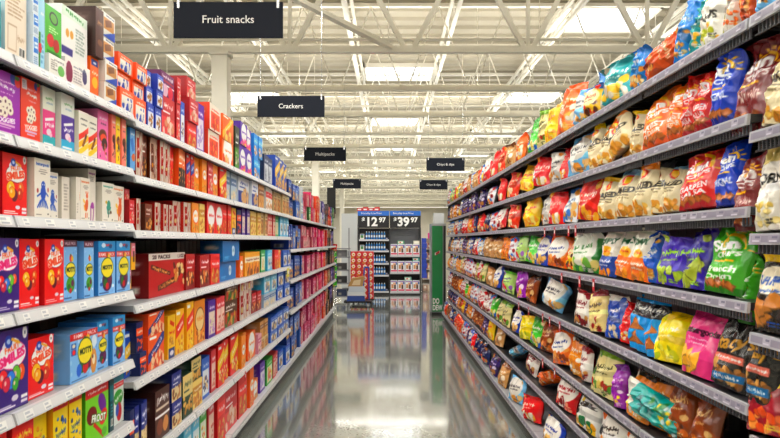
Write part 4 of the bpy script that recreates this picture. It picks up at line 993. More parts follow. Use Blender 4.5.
# dark end boards above the far ends of both runs
for s, a, y, l in ((-1, 1.17, YL0+NL*BL+.02, 'black board standing up at the far end of the boxed-snack run'), (1, 1.25, YR0+NR*BR+.02, 'black board standing up at the far end of the chip run')):
    o = empty('end_board', (0, y, 0)); tag(o, l, 'board')
    b = MB(); b.box(s*a, 0, 2.2, s*(a+.19), .03, 2.78 if s < 0 else 2.5); b.build('board', M_BLACK, o)
    b = MB(); b.box(s*(a+.05), .005, 0, s*(a+.10), .025, 2.2); b.box(s*(a+.13), .005, 0, s*(a+.17), .025, 2.2); b.build('posts', M_BLACK, o)

# ------------------------------------------------------------------ stock, left: seen row by row
def zone_of(side, Y):
    k = int((Y-(YL0 if side < 0 else YR0))/(BL if side < 0 else BR))
    if side < 0: return 'edge boxed bay' if k < 1 else 'first boxed bay' if k < 2 else 'middle boxed bays' if k < 7 else 'far boxed bays'
    return 'edge chip bay' if k < 1 else 'near chip bays' if k < 3 else 'middle chip bays' if k < 6 else 'far chip bays'
SHN = ['top shelf', 'second shelf down', 'third shelf down', 'fourth shelf down', 'fifth shelf down', 'sixth shelf down', 'seventh shelf down', 'base shelf']
Z = Z_L1
OW = [('orange_white', 90), ('orange_white', 73), ('orange_white', 56)]
left_row(Z[0], [(-45, -28, [('teal_yellow', -40)]), (-27, 8, [('teal_yellow', -8)]), (9.5, 32, ('cream_back', -14)), (33, 39.5, [('bluewhite', 36), ('bluewhite', 14), ('bluewhite', -8)]), (40.5, 48.5, ('lightblue', -6)),
    (49.5, 67, [('white_small', 57), ('green_box', 8)]), (69, 95, [('white_drop', 63), ('white_tall', 12)]), (96.5, 105, [('orange_tall', 58), ('brown_dark', 9)]),
    (106, 119, [('tan_blue', 84), ('tan_blue', 62), ('tan_blue', 39), ('tan_blue', 15)]), (120, 135, OW)], 'L', 'A')
left_row(Z_L2[0], [(137, 149, [('orange_white', 99), ('orange_white', 83), ('orange_white', 66)]), (150, 164, [('blue_white', 106), ('blue_white', 89), ('blue_white', 73)], 2),
    (165.5, 179, [('red_dark', 98), ('red_purple', 74)]), (180, 184, [('red_dark', 104), ('red_dark', 78)]), (184.5, 189, ('blue_mid', 102)), (189.5, 199, [('red_plain', 123), ('red_dark', 100), ('red_dark', 79)]),
    (200, 208, ('purple_slim', 104)), (209.5, 221, [('red_orange', 132), ('red_orange', 106)]), (222.5, 234, [('orange_plain', 142), ('rainbow', 117)]), (235.5, 240, ('dark_green', 127)), (240.5, 254, [('purple_circle', 148), ('purple_circle', 126)], 2),
    (255, 263, [('sky', 158), ('sky', 136)], 2), (264.5, 274, [('navy', 157)], 2), (275, 289, [('blue_yellow', 160)], 3)], 'L', 'A')
left_row(Z[1], [(-30, -7, ('yog_purple', 50)), (-6, 27, [('yog_purple', 71), ('yog_purple', 51)]), (28, 48.5, ('yog_orange', 80)), (49.5, 63, ('white_pink', 81)), (64, 78, ('white_purple', 90)),
    (82, 99.3, ('pink_lying', 93), 1, .17), (79, 99, ('bar_white', 114), 2), (100, 111, [('bar_pink', 108), ('pink_lying', 93)]), (111.5, 116, ('bar_salmon', 114)), (116.5, 121, ('bar_yellow', 115)), (121.5, 126.5, ('bar_salmon', 118)), (127, 131, ('bar_green', 119)), (131.5, 137, ('blue_plain', 112))], 'L', 'B')
left_row(Z_L2[1], [(138, 145, ('foil_red', 124)), (146, 152, ('brown_cr', 128)), (152.5, 160, ('foil_brown', 129)), (160.5, 172, ('foil_red', 131), 2), (173, 178, ('red_plain', 146)), (178.5, 188, ('orange_black', 148), 2), (189, 197, ('red_blue', 152), 2), (198, 208, ('orange_gold', 154), 2),
    (208.5, 214, ('red_dark', 156)), (214.5, 220, ('orange_gold', 160)), (221, 228, ('red_yellow', 160)), (228.5, 233, ('greyblue', 164)), (234, 240, ('greyblue', 172)), (241, 252, ('premium', 172), 1), (252.5, 259, ('premium', 176)), (260, 265, ('tan_cr', 184)), (266, 275, ('white_red', 186), 3), (276, 289.5, ('cream_pk', 193), 4)], 'L', 'B')
left_row(Z[2], [(-20, -1, ('smiles_purple', 147)), (-.5, 6.5, ('smiles_purple', 152)), (7.5, 33.5, ('smiles_red', 154)), (34.5, 51.5, ('octo_big', 159)), (52.5, 66, ('octo_small', 172)), (67.5, 76, ('white_plain', 177)), (77, 82, ('white_vert', 177)), (82.5, 93, ('bear_orange', 178)),
    (95, 103, ('crea_purple', 168)), (104.5, 117, ('crea_teal', 183)), (117.5, 129, ('bear_orange', 186)), (130, 135.5, [('red_dark', 200), ('red_dark', 189)])], 'L', 'C')
left_row(Z_L2[2], [(137, 146, ('foil_red', 199), 2), (147, 154.5, ('brown_cr', 204)), (155.5, 176, ('foil_red', 204), 4), (177, 192, ('foil_red', 202), 2), (193, 200, ('orange_gold', 203)), (200.5, 206, ('cream_yellow', 204)), (207, 216, ('red_round', 202)), (216.5, 224.5, ('red_round', 204)), (225, 233, ('red_plain', 205), 2), (233.5, 238, ('yellow_blue', 208)), (239, 243, ('navy_plain', 210)), (243.5, 250, ('purple_pic', 208), 2),
    (251, 262, ('cream_yellow', 212), 3), (262.5, 268, ('cream_pk', 213), 2), (268.5, 277, ('pink_red', 214), 3), (277.5, 281, ('green_slim', 216)), (281.5, 290, ('aqua', 217), 3)], 'L', 'C')
left_row(Z[3], [(-25, -2, ('smiles_purple', 236)), (-1, 26.5, ('smiles_purple', 238)), (27.3, 48, ('smiles_red', 239)), (48.4, 69, ('smiles_red', 239)), (69.5, 84, ('apple_value', 240)), (84.5, 95, ('apple_value', 241)), (98.5, 116, ('apple_family', 241)), (116.5, 131, ('apple_family', 241)), (132, 136.5, [('pinkyellow', 270), ('pinkyellow', 243)])], 'L', 'D')
left_row(Z_L2[3], [(152, 188.5, ('red_twenty', 253), 1, .02), (190, 199.5, ('red_cookie', 254)), (200.5, 211, ('red_cookie', 255)), (212, 221.5, ('red_plain', 254)), (223, 240, [('blue_circle', 261), ('blue_circle', 241)]), (241.5, 245, ('orange_plain', 256)), (245.5, 262, ('gold_tub', 252), 2), (262.5, 267, ('green_slim', 250)), (267.5, 274, ('aqua', 250), 2), (274.5, 279, ('red_plain', 250)), (279.5, 283, ('yellow', 250)), (283.5, 291, [('blue_mid', 250)], 2)], 'L', 'D')
left_row(Z[4], [(-30, -6, ('smiles_purple', 331)), (-5, 33, ('smiles_purple', 330)), (34, 61, ('smiles_red', 337)), (70, 99.5, ('apple_wide', 331)), (100.5, 112.5, ('apple_family', 321)), (113.2, 126, ('apple_family', 316))], 'L', 'E')
left_row(Z_L2[4], [(128, 139, ('blue_yellow', 331), 1, .03), (140, 147, [('navy_plain', 352), ('navy_plain', 322)]), (148, 165, [('orange_blue', 334), ('orange_blue', 312)], 1), (170, 178, ('yellow_blue', 315)), (178.5, 187, ('yellow', 309)), (188, 195, ('yellow', 302)), (196.5, 207.5, ('amber', 300)), (208.5, 216, ('purple_pic', 300)), (216.5, 226, ('pink_red', 297), 2), (227, 240, [('brown_red', 300), ('brown_red', 282)], 1), (241, 254, [('foil_red', 290), ('foil_red', 278)], 2), (255, 264, [('red_cookie', 292)], 2), (265, 278, [('greyblue', 292), ('aqua', 275)], 2), (279, 290, [('blue_mid', 285), ('blue_mid', 270)], 2)], 'L', 'E')
left_row(Z[5], [(-30, 10, ('sour_red', 424)), (12, 35, ('sour_red', 421)), (36, 54.5, ('sour_plain', 404)), (55, 70.5, ('sour_yellow', 396)), (71, 84.5, ('sour_yellow', 391)), (86, 110, ('froot', 386)), (111, 116, ('teal_dark', 380)), (117, 130.5, ('froot_white', 376))], 'L', 'F')
left_row(Z_L2[5], [(131, 136, ('navy_plain', 410), 1), (136.5, 150, ('navy_cream', 403), 3), (156, 171, ('choc', 388), 1), (172, 182, [('navy_cream', 400), ('navy_cream', 372)]), (183, 193, ('green_cream', 374)), (194, 204, [('cream_yellow', 380), ('green_cream', 358)]), (205, 213, ('blue_mid', 357)), (214, 219, ('pink_red', 350)), (219.5, 232, ('red_yellow', 342), 2), (233, 241, ('red_yellow', 334)), (241.5, 249, ('orange_gold', 334), 2), (250, 258, ('orange_plain', 332)), (258.5, 262, ('pink_pale', 334)), (262.5, 270, [('cream_pk', 336), ('tan_cr', 320)], 2), (271, 290, [('blue_mid', 326), ('blue_mid', 312)], 3)], 'L', 'F')
left_row(Z[6], [(20, 60, ('sour_red', 480), 2), (62, 128, ('apple_family', 455), 5)], 'L', 'G')
left_row(DECK_L, [(186, 202, ('aqua', 398), 2), (203, 210, ('green_apple', 402)), (211, 217, ('pink_red', 394)), (218, 226, ('red_plain', 392)), (227, 240, ('red_dark', 388)), (240.5, 249, ('red_plain', 376)), (250, 254, ('orange_plain', 368)), (254.5, 260, ('orange_gold', 380)), (262, 267, ('purple_slim', 362)), (268, 274, ('green_apple', 358)), (274.5, 280, ('pink_red', 353), 2), (281, 290, [('blue_mid', 348)], 2)], 'L', 'H', a=ABL+.03)
# left, beyond the fifth bay: runs of large multipack cartons, colour by colour
RUN = ['m_blue', 'm_blue', 'm_blue2', 'm_blue', 'm_blue2', 'm_rose', 'm_pink', 'm_rose', 'm_pink', 'm_pink', 'm_hot', 'm_rose', 'm_hot', 'm_red', 'm_hot', 'm_pink', 'm_orange', 'm_red', 'm_dark', 'm_tan', 'm_black', 'm_dark', 'm_purple', 'm_black', 'm_dark']
RUNB = ['m_blue', 'm_white', 'm_blue2', 'm_blue', 'm_white', 'm_pink', 'm_rose', 'm_green', 'm_hot', 'm_rose', 'm_orange', 'm_red', 'm_orange', 'm_red', 'm_white', 'm_purple', 'm_purple', 'm_white', 'm_dark', 'm_purple', 'm_orange', 'm_dark', 'm_purple', 'm_green', 'm_black']
rf = random.Random(11)
for j, z in enumerate(Z_L6+[DECK_L]):
    y = YL0+7*BL+.02; yend = YL0+NL*BL-.03; run = RUNB if j == 0 else RUN; zz0 = z
    clear = (.42 if j == 0 else (Z_L6[j-1]-z-.06))
    while y < yend-.1:
        w = rf.uniform(.22, .27); fr = (y-YL0-7*BL)/(yend-YL0-7*BL)
        if y+w > yend: w = yend-y
        dsg = run[min(len(run)-1, max(0, int(fr*len(run)+rf.uniform(-.6, .6))))]
        tot = clear*rf.uniform(.82, .97)*(1.12-.5*max(0, fr-.8) if j == 0 else 1); n = 2 if tot > .3 else 1
        zz = z
        if rf.random() < .5 and n == 2: n = 2
        nw = 2 if rf.random() < .35 else 1
        for l in range(n):
            for q in range(nw):
                put_box(dsg, -((ABL if j == 4 else AL)+.03+rf.uniform(0, .05)), y+q*w/nw+.002, y+(q+1)*w/nw-.002, zz, tot/n*rf.uniform(.9, 1)-.001 if l == n-1 else tot/n-.001, .22, 'L', 'ABCDEFGH'[j], lvl=l)
            zz += tot/n
        y += w+rf.uniform(.004, .03)

# ------------------------------------------------------------------ stock, right
Z = Z_R1
R = right_row
R(Z[0], [(683, 699, -6, 'azure', dict(yaw=25, wmax=.16)), (698, 714, -4, 'teal_bag', dict(yaw=30, flop=.4)), (713, 731, -14, 'paws', dict(yaw=28)), (736, 752, -34, 'white_orange', dict(yaw=28)), (753, 768, -50, 'rust', dict(yaw=25)), (770, 790, -60, 'sky_bag'),
    (652, 682, 53, 'rust', dict(roll=72, yaw=12, D=.07)), (640, 655, 48, 'azure', dict(yaw=15, flop=.9)), (607, 640, 61, 'teal_bag', dict(yaw=22, flop=.9, D=.12)), (600, 616, 66, 'azure', dict(inset=.06, flop=.6)),
    (590, 607, 87, 'yellow_mix', dict(yaw=24, flop=.5)), (580, 592, 90, 'sky_bag', dict(yaw=18)), (561, 584, 83, 'big_orange', dict(yaw=24, D=.13)), (551, 560, 103, 'yellow_bag'), (543, 552, 108, 'cream_green'), (532, 542, 118, 'green_bag'), (518, 530, 134, 'big_orange', dict(flop=.6)), (510, 518, 143, 'tan_bag'), (500, 511, 146, 'redorange', dict(flop=.6)), (492, 501, 150, 'red_bag', dict(flop=.4)), (486, 492, 158, 'red_white')], 'R', 'A')
R(Z[1], [(722, 747, 44, 'sun_blue', dict(yaw=16, wmax=.30)), (706, 722, 67, 'sun_red', dict(yaw=16)), (693, 708, 72, 'sun_red', dict(yaw=14, inset=.02)), (678, 694, 80, 'sun_orange', dict(yaw=14)), (650, 679, 84, 'sun_orange', dict(yaw=22)), (640, 652, 108, 'baked_yellow', dict(inset=.02)),
    (629, 645, 116, 'baked_dark', dict(inset=.05, flop=.6)), (618, 642, 124, 'baked_orange', dict(roll=-24, yaw=22, flop=.9)), (604, 619, 113, 'baked_dark', dict(yaw=16, flop=-.3)), (597, 606, 118, 'baked_yellow'), (573, 597, 126, 'sky_bag', dict(yaw=26, flop=.5, D=.11)), (566, 573, 146, 'red_bag', dict(inset=.03)), (556, 568, 151, 'silver', dict(yaw=16)), (537, 556, 155, 'red_bag', dict(yaw=26, flop=.9, D=.11)), (521, 538, 162, 'yellow_bag', dict(yaw=22, roll=10)), (511, 521, 172, 'redorange'), (499, 512, 175, 'red_bag', dict(flop=.9)), (488, 499, 186, 'white_multi'), (480, 488, 188, 'purple_dk'), (473, 480, 192, 'purple_dk')], 'R', 'B')
R(Z[2], [(727, 750, 143, 'sun_blue', dict(yaw=16, flop=0)), (688, 726, 157, 'sun_red', dict(yaw=26, wmax=.30)), (671, 688, 171, 'baked_blue', dict(inset=.03)), (658, 672, 170, 'baked_dark', dict(inset=.03)), (642, 659, 168, 'baked_orange', dict(yaw=18, flop=.4)), (622, 642, 172, 'baked_blue', dict(yaw=14)), (606, 623, 181, 'baked_yellow', dict(yaw=14)),
    (582, 606, 180, 'ruffle_red', dict(yaw=24, flop=.5)), (569, 582, 189, 'white_blue'), (554, 569, 192, 'red_bag', dict(yaw=14, flop=.4)), (549, 555, 203, 'silver'), (523, 549, 203, 'yellow_bag', dict(yaw=26, flop=.6, D=.11)), (510, 523, 206, 'redorange', dict(flop=.6)), (500, 510, 211, 'red_white'), (493, 500, 213, 'white_multi'), (486, 493, 214, 'navy_bag')], 'R', 'C')
R(Z[3], [(713, 752, 229, 'sun_green', dict(yaw=24, wmax=.28, flop=0)), (692, 714, 231, 'purple_chip', dict(yaw=12)), (664, 694, 238, 'purple_dip', dict(yaw=26, flop=1.1)), (654, 666, 234, 'blue_chip', dict(inset=.03)), (639, 657, 233, 'simply_orange', dict(yaw=14, flop=0, roll=6)), (622, 640, 235, 'simply_orange', dict(yaw=14, flop=0, roll=6)), (606, 622, 238, 'simply_blue', dict(yaw=12, flop=0)),
    (579, 606, 241, 'green_white', dict(yaw=28, D=.12, flop=.5)), (573, 580, 247, 'yellow_mix', dict(inset=.02)), (551, 573, 239, 'orange_kettle', dict(yaw=22)), (541, 552, 238, 'blue_kettle', dict(flop=.6)), (530, 543, 237, 'green_bag', dict(yaw=20)), (520, 531, 240, 'green_light'), (513, 520, 242, 'white_multi')], 'R', 'D')
R(Z[4], [(719, 757, 318, 'black_pita', dict(yaw=18, wmax=.30, pitch=14, flop=0)), (757, 786, 316, 'black_pita', dict(yaw=14, flop=0)), (690, 722, 327, 'pink_quinoa', dict(yaw=14, wmax=.30, flop=0)), (662, 690, 318, 'yellow_lime', dict(yaw=20, pitch=18)), (655, 672, 302, 'boulder', dict(yaw=12, flop=0)), (637, 656, 299, 'boulder', dict(yaw=16, flop=0)), (629, 638, 305, 'red_bag', dict(inset=.02)), (612, 630, 297, 'blue_top_white', dict(yaw=14)), (597, 613, 292, 'maroon_cream', dict(yaw=16, flop=.3)), (581, 597, 290, 'maroon_white', dict(yaw=14)),
    (541, 572, 283, 'sky_bag', dict(yaw=28, D=.12, flop=.9, roll=16)), (530, 541, 281, 'brown_bag', dict(inset=.03)), (519, 532, 277, 'purple_pink', dict(flop=.5)), (504, 519, 276, 'green_light', dict(yaw=18)), (497, 504, 276, 'blue_kettle'), (489, 497, 275, 'tan_bag'), (482, 489, 272, 'cream_green')], 'R', 'E')
R(Z[5], [(698, 722, 388, 'brown_bag', dict(inset=.04)), (676, 698, 380, 'brown_bag', dict(inset=.05)), (655, 675, 379, 'mustard', dict(inset=.05)), (634, 655, 371, 'mustard', dict(yaw=20)), (622, 634, 366, 'purple_pink', dict(yaw=14)), (597, 622, 351, 'cream_green', dict(yaw=22)), (588, 597, 362, 'maroon_white', dict(inset=.02)), (576, 588, 345, 'mustard', dict(inset=.02)), (558, 577, 340, 'orange_kettle', dict(yaw=20)), (545, 558, 334, 'brown_bag', dict(inset=.04)), (535, 546, 325, 'green_bag', dict(inset=.01)), (524, 537, 318, 'yellow_lime', dict(yaw=22, flop=.9)), (514, 525, 313, 'blue_kettle', dict(flop=.6)), (506, 514, 307, 'cream_green'), (500, 506, 303, 'cream_green'), (494, 500, 301, 'green_bag')], 'R', 'F')
put_bag('teal_lying', 1.24, 2.99, Z[5], .165, .40, 'R', 'F', yaw=14, roll=-80, seed=5, D=.12)
R(Z[6], [(716, 752, 411, 'cheese_teal', dict(yaw=24, pitch=18)), (660, 690, 440, 'white_round', dict(inset=.02)), (630, 658, 412, 'white_round', dict(yaw=18)), (606, 630, 408, 'white_round', dict(yaw=20)), (580, 606, 392, 'white_pop', dict(yaw=22)), (561, 580, 378, 'red_white', dict(yaw=20, flop=.4)), (540, 561, 378, 'big_orange', dict(roll=70, D=.12)), (530, 541, 357, 'maroon_white', dict(inset=.03)), (508, 531, 353, 'sky_bag', dict(roll=66, D=.13)), (497, 508, 334, 'tan_bag'), (490, 498, 329, 'yellow_bag')], 'R', 'G')
R(DECK_R, [(571, 592, 426, 'red_white', dict(yaw=16)), (545, 567, 412, 'blue_kettle', dict(yaw=20, flop=.6)), (527, 547, 397, 'red_bag', dict(yaw=22, flop=.8, D=.12)), (510, 528, 380, 'sky_bag', dict(yaw=18, flop=.5)), (501, 511, 370, 'tan_bag'), (493, 501, 363, 'purple_dk'), (485, 493, 356, 'navy_bag')], 'R', 'H', a=ABR)
# bay 0, at the picture's edge
Z = Z_R0
R(Z[1], [(742, 774, 30, 'sun_maroon', dict(yaw=16)), (775, 800, 40, 'baked_yellow')], 'R', 'B')
R(Z[2], [(748, 768, 146, 'sun_maroon', dict(yaw=14)), (768, 795, 138, 'corn_white', dict(yaw=16))], 'R', 'C')
R(Z[3], [(765, 800, 244, 'brown_tort', dict(yaw=16)), (752, 764, 248, 'sun_green', dict(inset=.05))], 'R', 'D')
R(Z[4], [(757, 800, 360, 'maroon_yellow', dict(yaw=14))], 'R', 'E')
# beyond: each shelf filled bag by bag
PAL = {0: ['tan_bag', 'red_white', 'white_blue', 'redorange', 'green_light', 'yellow_bag', 'white_multi', 'mustard'],
 1: ['purple_dk', 'blue_kettle', 'white_multi', 'redorange', 'navy_bag', 'purple_dk', 'mustard', 'maroon_white', 'tan_bag', 'yellow_bag'],
 2: ['white_multi', 'navy_bag', 'red_white', 'tan_bag', 'redorange', 'mustard', 'purple_dk', 'white_blue', 'red_bag'],
 3: ['gold_box', 'gold_box', 'purple_dk', 'white_blue', 'navy_bag', 'red_white', 'tan_bag', 'maroon_white', 'white_multi', 'blue_kettle', 'mustard'],
 4: ['tan_bag', 'mustard', 'white_blue', 'maroon_white', 'white_multi', 'cream_green', 'red_white', 'brown_bag'],
 5: ['tan_bag', 'red_white', 'maroon_white', 'navy_bag', 'white_multi', 'redorange', 'mustard', 'brown_bag', 'green_bag'],
 6: ['navy_bag', 'tan_bag', 'maroon_white', 'mustard', 'redorange', 'purple_dk', 'brown_bag', 'yellow_bag', 'white_multi'],
 7: ['purple_dk', 'navy_bag', 'tan_bag', 'redorange', 'red_bag', 'yellow_bag', 'blue_kettle', 'brown_bag', 'white_multi']}
ST = [486, 473, 486, 513, 482, 494, 490, 485]
for j, z in enumerate(Z_R1+[DECK_R]):
    aa = (ABR if j == 7 else AR)+.052
    y = px2y(ST[j], aa)+.02; prev = None
    cl = .3 if j == 0 else (Z_R1[j-1]-z-.05 if j < 8 else .24)
    while y < YR0+NR*BR-.1:
        if prev is None or rf.random() < .6: prev = rf.choice(PAL[j][:2] if j == 3 and y < 6.9 else PAL[j][2:] if j == 3 else PAL[j])
        w = rf.uniform(.17, .25); w = min(w, YR0+NR*BR-y-.01)
        if w < .08: break
        put_bag(prev, aa+rf.uniform(-.01, .02), y+w/2, z, w*.95, min(cl, rf.uniform(.23, .3)), 'R', 'ABCDEFGH'[j], yaw=rf.uniform(-3, 10), seed=rf.randrange(3), D=.085, roll=rf.uniform(-9, 9), pitch=-rf.uniform(4, 14), cl=cl+.01, flop=rf.choice([0, .5, .9, -.3]))
        y += w+.006

# ------------------------------------------------------------------ build the stock
for it in ITEMS:
    it['side'] = -1 if it['zone'] == 'L' else 1
    it['zn'] = zone_of(it['side'], it['Y'])
    zs = it['shelf']
    it['sh'] = SHN['ABCDEFGH'.index(zs)]
    if zs == 'H' or (it['zn'] == 'far boxed bays' and zs == 'E'): it['sh'] = 'base shelf'
# number the look-alikes of one shelf outward from the camera
grp = {}
for it in ITEMS: grp.setdefault((it['desc'], it['zn'], it['sh'], it['lvl']), []).append(it)
for k, l in grp.items():
    l.sort(key=lambda i: i['Y'])
    for i, it in enumerate(l): it['n'] = i; it['of'] = len(l)
tops = {}
for it in ITEMS:
    k = (it['desc'], it['zn'], it['sh']); tops[k] = max(tops.get(k, 0), it['lvl'])
LV = {1: ['lower', 'upper'], 2: ['lowest', 'mid-stack', 'topmost'], 3: ['lowest', 'second-up', 'third-up', 'topmost']}
used = {}
def label_of(it):
    t = tops[(it['desc'], it['zn'], it['sh'])]
    lv = LV[t][it['lvl']]+' ' if t else ''
    n = ordw(it['n'])+' ' if it['of'] > 1 else ''
    s = '%s%s%s, %s, %s' % (n, lv, it['desc'], it['sh'], it['zn'])
    w = s.split()
    if len(w) > 16: s = s.replace(' with ', ', ', 1) if len(w) == 17 else s
    return s
GROUPN = {'A': 'top', 'B': 'second', 'C': 'third', 'D': 'fourth', 'E': 'fifth', 'F': 'sixth', 'G': 'seventh', 'H': 'base'}
bags = sorted([i for i in ITEMS if i['t'] == 'bag'], key=lambda i: i['Y'])
boxes = [i for i in ITEMS if i['t'] == 'box']
MAXK = 300
keep = set(id(i) for i in bags[:MAXK])
stuffV, stuffF, stuffC = [], [], []
print('STOCK bags', len(bags), 'boxes', len(boxes), 'by kind', {k: sum(1 for i in boxes if i['kind'] == k) for k in set(i['kind'] for i in boxes)})
for it in ITEMS:
    s = it['side']
    if it['t'] == 'box':
        pxh = it['h']*F/it['Y']
        me = box_mesh(it['design'], it['w'], it['d'], it['h'], pxh)
        M = Matrix.Translation((it['xf']-it['d']/2, it['Y'], it['z']+.0008)) @ Matrix.Rotation(math.radians(90+it['rot']), 4, 'Z') @ Matrix.Diagonal((it['w'], it['d'], it['h'], 1))
    else:
        pxh = it['h']*F/it['Y']
        me = bag_mesh(it['design'], it['h']/it['w'], pxh, it['seed'], it['flop'])
        n = len(me.vertices); co = np.empty(n*3, np.float32); me.vertices.foreach_get('co', co); co = co.reshape(-1, 3)
        hh = it['h']
        for _ in range(3):
            Rm = Matrix.Rotation(math.radians(-90+it['yaw']), 4, 'Z') @ Matrix.Rotation(math.radians(it['roll']), 4, 'Y') @ Matrix.Rotation(math.radians(it['pitch']), 4, 'X') @ Matrix.Diagonal((it['w'], it['D'], hh, 1))
            W4 = np.array(Rm); wc = co @ W4[:3, :3].T+W4[:3, 3]
            lo = wc.min(0); hi = wc.max(0)
            if hi[2]-lo[2] > it['cl'] and abs(it['roll']) < 50: hh *= it['cl']/(hi[2]-lo[2])*.99
            else: break
        cxy = (lo+hi)/2
        if abs(it['roll']) > 30: Rm = Matrix.Translation((0, -cxy[1], 0)) @ Rm
        M = Matrix.Translation((it['x'], it['Y'], it['z']-lo[2]+.001)) @ Rm
        # stay behind the aisle edge of the shelf
        if it['x']+lo[0] < AR-.025 and it['shelf'] != 'H': M = Matrix.Translation((AR-.025-it['x']-lo[0], 0, 0)) @ M
    if it['t'] == 'bag' and id(it) not in keep:
        n = len(me.vertices); co = np.empty(n*3, np.float32); me.vertices.foreach_get('co', co); W4 = np.array(M); co = co.reshape(-1, 3) @ W4[:3, :3].T+W4[:3, 3]
        cc = np.empty(n*4, np.float32); me.color_attributes['Col'].data.foreach_get('color', cc)
        nl = len(me.loops); vi = np.empty(nl, np.int32); me.loops.foreach_get('vertex_index', vi)
        off = sum(len(v) for v in stuffV)
        stuffV.append(co); stuffC.append(cc.reshape(-1, 4)[:, :3]); stuffF.append(vi.reshape(-1, 4)+off)
        continue
    o = link(it['kind'], me); o.matrix_world = M
    tag(o, label_of(it), 'box' if it['t'] == 'box' else 'chip bag', '%s on the %s of the %s' % ('boxes' if it['t'] == 'box' else 'chip bags', it['sh'], it['zn']))
if stuffV:
    o = link('distant_chip_bags', mesh_from('distant_chip_bags', np.concatenate(stuffV), np.concatenate(stuffF), np.concatenate(stuffC), [M_FILM], smooth=True))
    tag(o, 'mixed small chip bags filling the farthest end of the chip shelves', 'chip bags', kind='stuff')

# ------------------------------------------------------------------ far end of the aisle
def P(px, py, Y): return ((px-CX)/F*Y, EYE+(CY-py)/F*Y)
Y = 18.5
xl, zt = P(357.5, 211, Y); xm, _ = P(389.5, 0, Y); xr, _ = P(421, 0, Y); zh = P(0, 228, Y)[1]
o = empty('price_display', ((xl+xr)/2, Y, 0)); tag(o, 'black two-section end display under two blue and black price boards', 'display shelf')
cx = (xl+xr)/2; x0, x1, xmm = xl-cx, xr-cx, xm-cx
b = MB(); b.box(x0, .50, .0, x1, .53, zh, '#202126'); b.build('back_panel', M_ATTR, o)
for xx in (x0, xmm-.02, x1-.04):
    b = MB(); b.box(xx, .0, 0, xx+.04, .5, zh, '#2a2b30'); b.build('upright', M_ATTR, o)
b = MB(); b.box(x0, .02, 0, x1, .5, .07, '#18181b'); b.build('plinth', M_ATTR, o)
SL = [P(0, q, Y)[1] for q in (239.3, 250.5, 263, 274.8, 291)]
SRt = [P(0, q, Y)[1] for q in (255.3, 272.3, 291.7)]
for zz in SL:
    b = MB(); b.box(x0+.04, 0, zz-.03, xmm-.02, .5, zz-.001, '#2c2d33'); b.box(x0+.04, -.012, zz-.05, xmm-.02, 0, zz, '#c6c8cc'); b.build('shelf', M_ATTR, o)
for zz in SRt:
    b = MB(); b.box(xmm+.02, 0, zz-.03, x1-.04, .5, zz-.001, '#2c2d33'); b.box(xmm+.02, -.012, zz-.05, x1-.04, 0, zz, '#b8babf'); b.build('shelf', M_ATTR, o)
b = MB(); b.box(xmm+.02, .3, SRt[0]+.1, x1-.04, .34, zh, '#6a6d74'); b.build('grey_insert', M_ATTR, o)
def header(xa, xb, dollars, cents):
    b = MB(); b.box(xa+.01, -.05, zh, xb-.01, -.02, zt, '#15161a'); b.box(xa+.01, -.052, zt-.14, xb-.01, -.05, zt, '#1f66c4')
    h = b.build('price_board', M_ATTR, o); h['label'] = 'price board reading $%s.%s' % (dollars, cents)
    m = (xa+xb)/2; H = zt-.14-zh; zc = zh+H*.5
    text_mesh('Everyday Low Price', .1, M_LETTER, 'lettering', h, (m-.06, -.0545, zt-.07), fit=.6)
    text_mesh('$', .17, M_LETTER, 'lettering', h, (m-.3, -.0545, zc+.06), bold=.006)
    text_mesh(dollars, .36, M_LETTER, 'lettering', h, (m-.06, -.0545, zc-.01), bold=.012)
    text_mesh(cents, .2, M_LETTER, 'lettering', h, (m+.26, -.0545, zc+.05), bold=.006)
header(x0, xmm, '12', '97'); header(xmm, x1, '39', '97')
xa, za = P(357, 208, Y); xb, _ = P(380, 0, Y)
b = MB()
for q in range(4):
    w = (xb-xa)/4; b.box(xa+q*w, Y+.06, zt+.003, xa+(q+1)*w-.01, Y+.4, zt+.09+.03*(q % 2), '#c8262a'); b.box(xa+q*w+.02, Y+.058, zt+.03, xa+(q+.7)*w, Y+.06, zt+.07, '#f0ece8')
b.box(xa, Y+.06, zt+.001, xb, Y+.4, zt+.003, '#c8262a')
tag(b.build('red_topper', M_ATTR), 'red topper strip rising above the price board reading 12.97', 'sign')
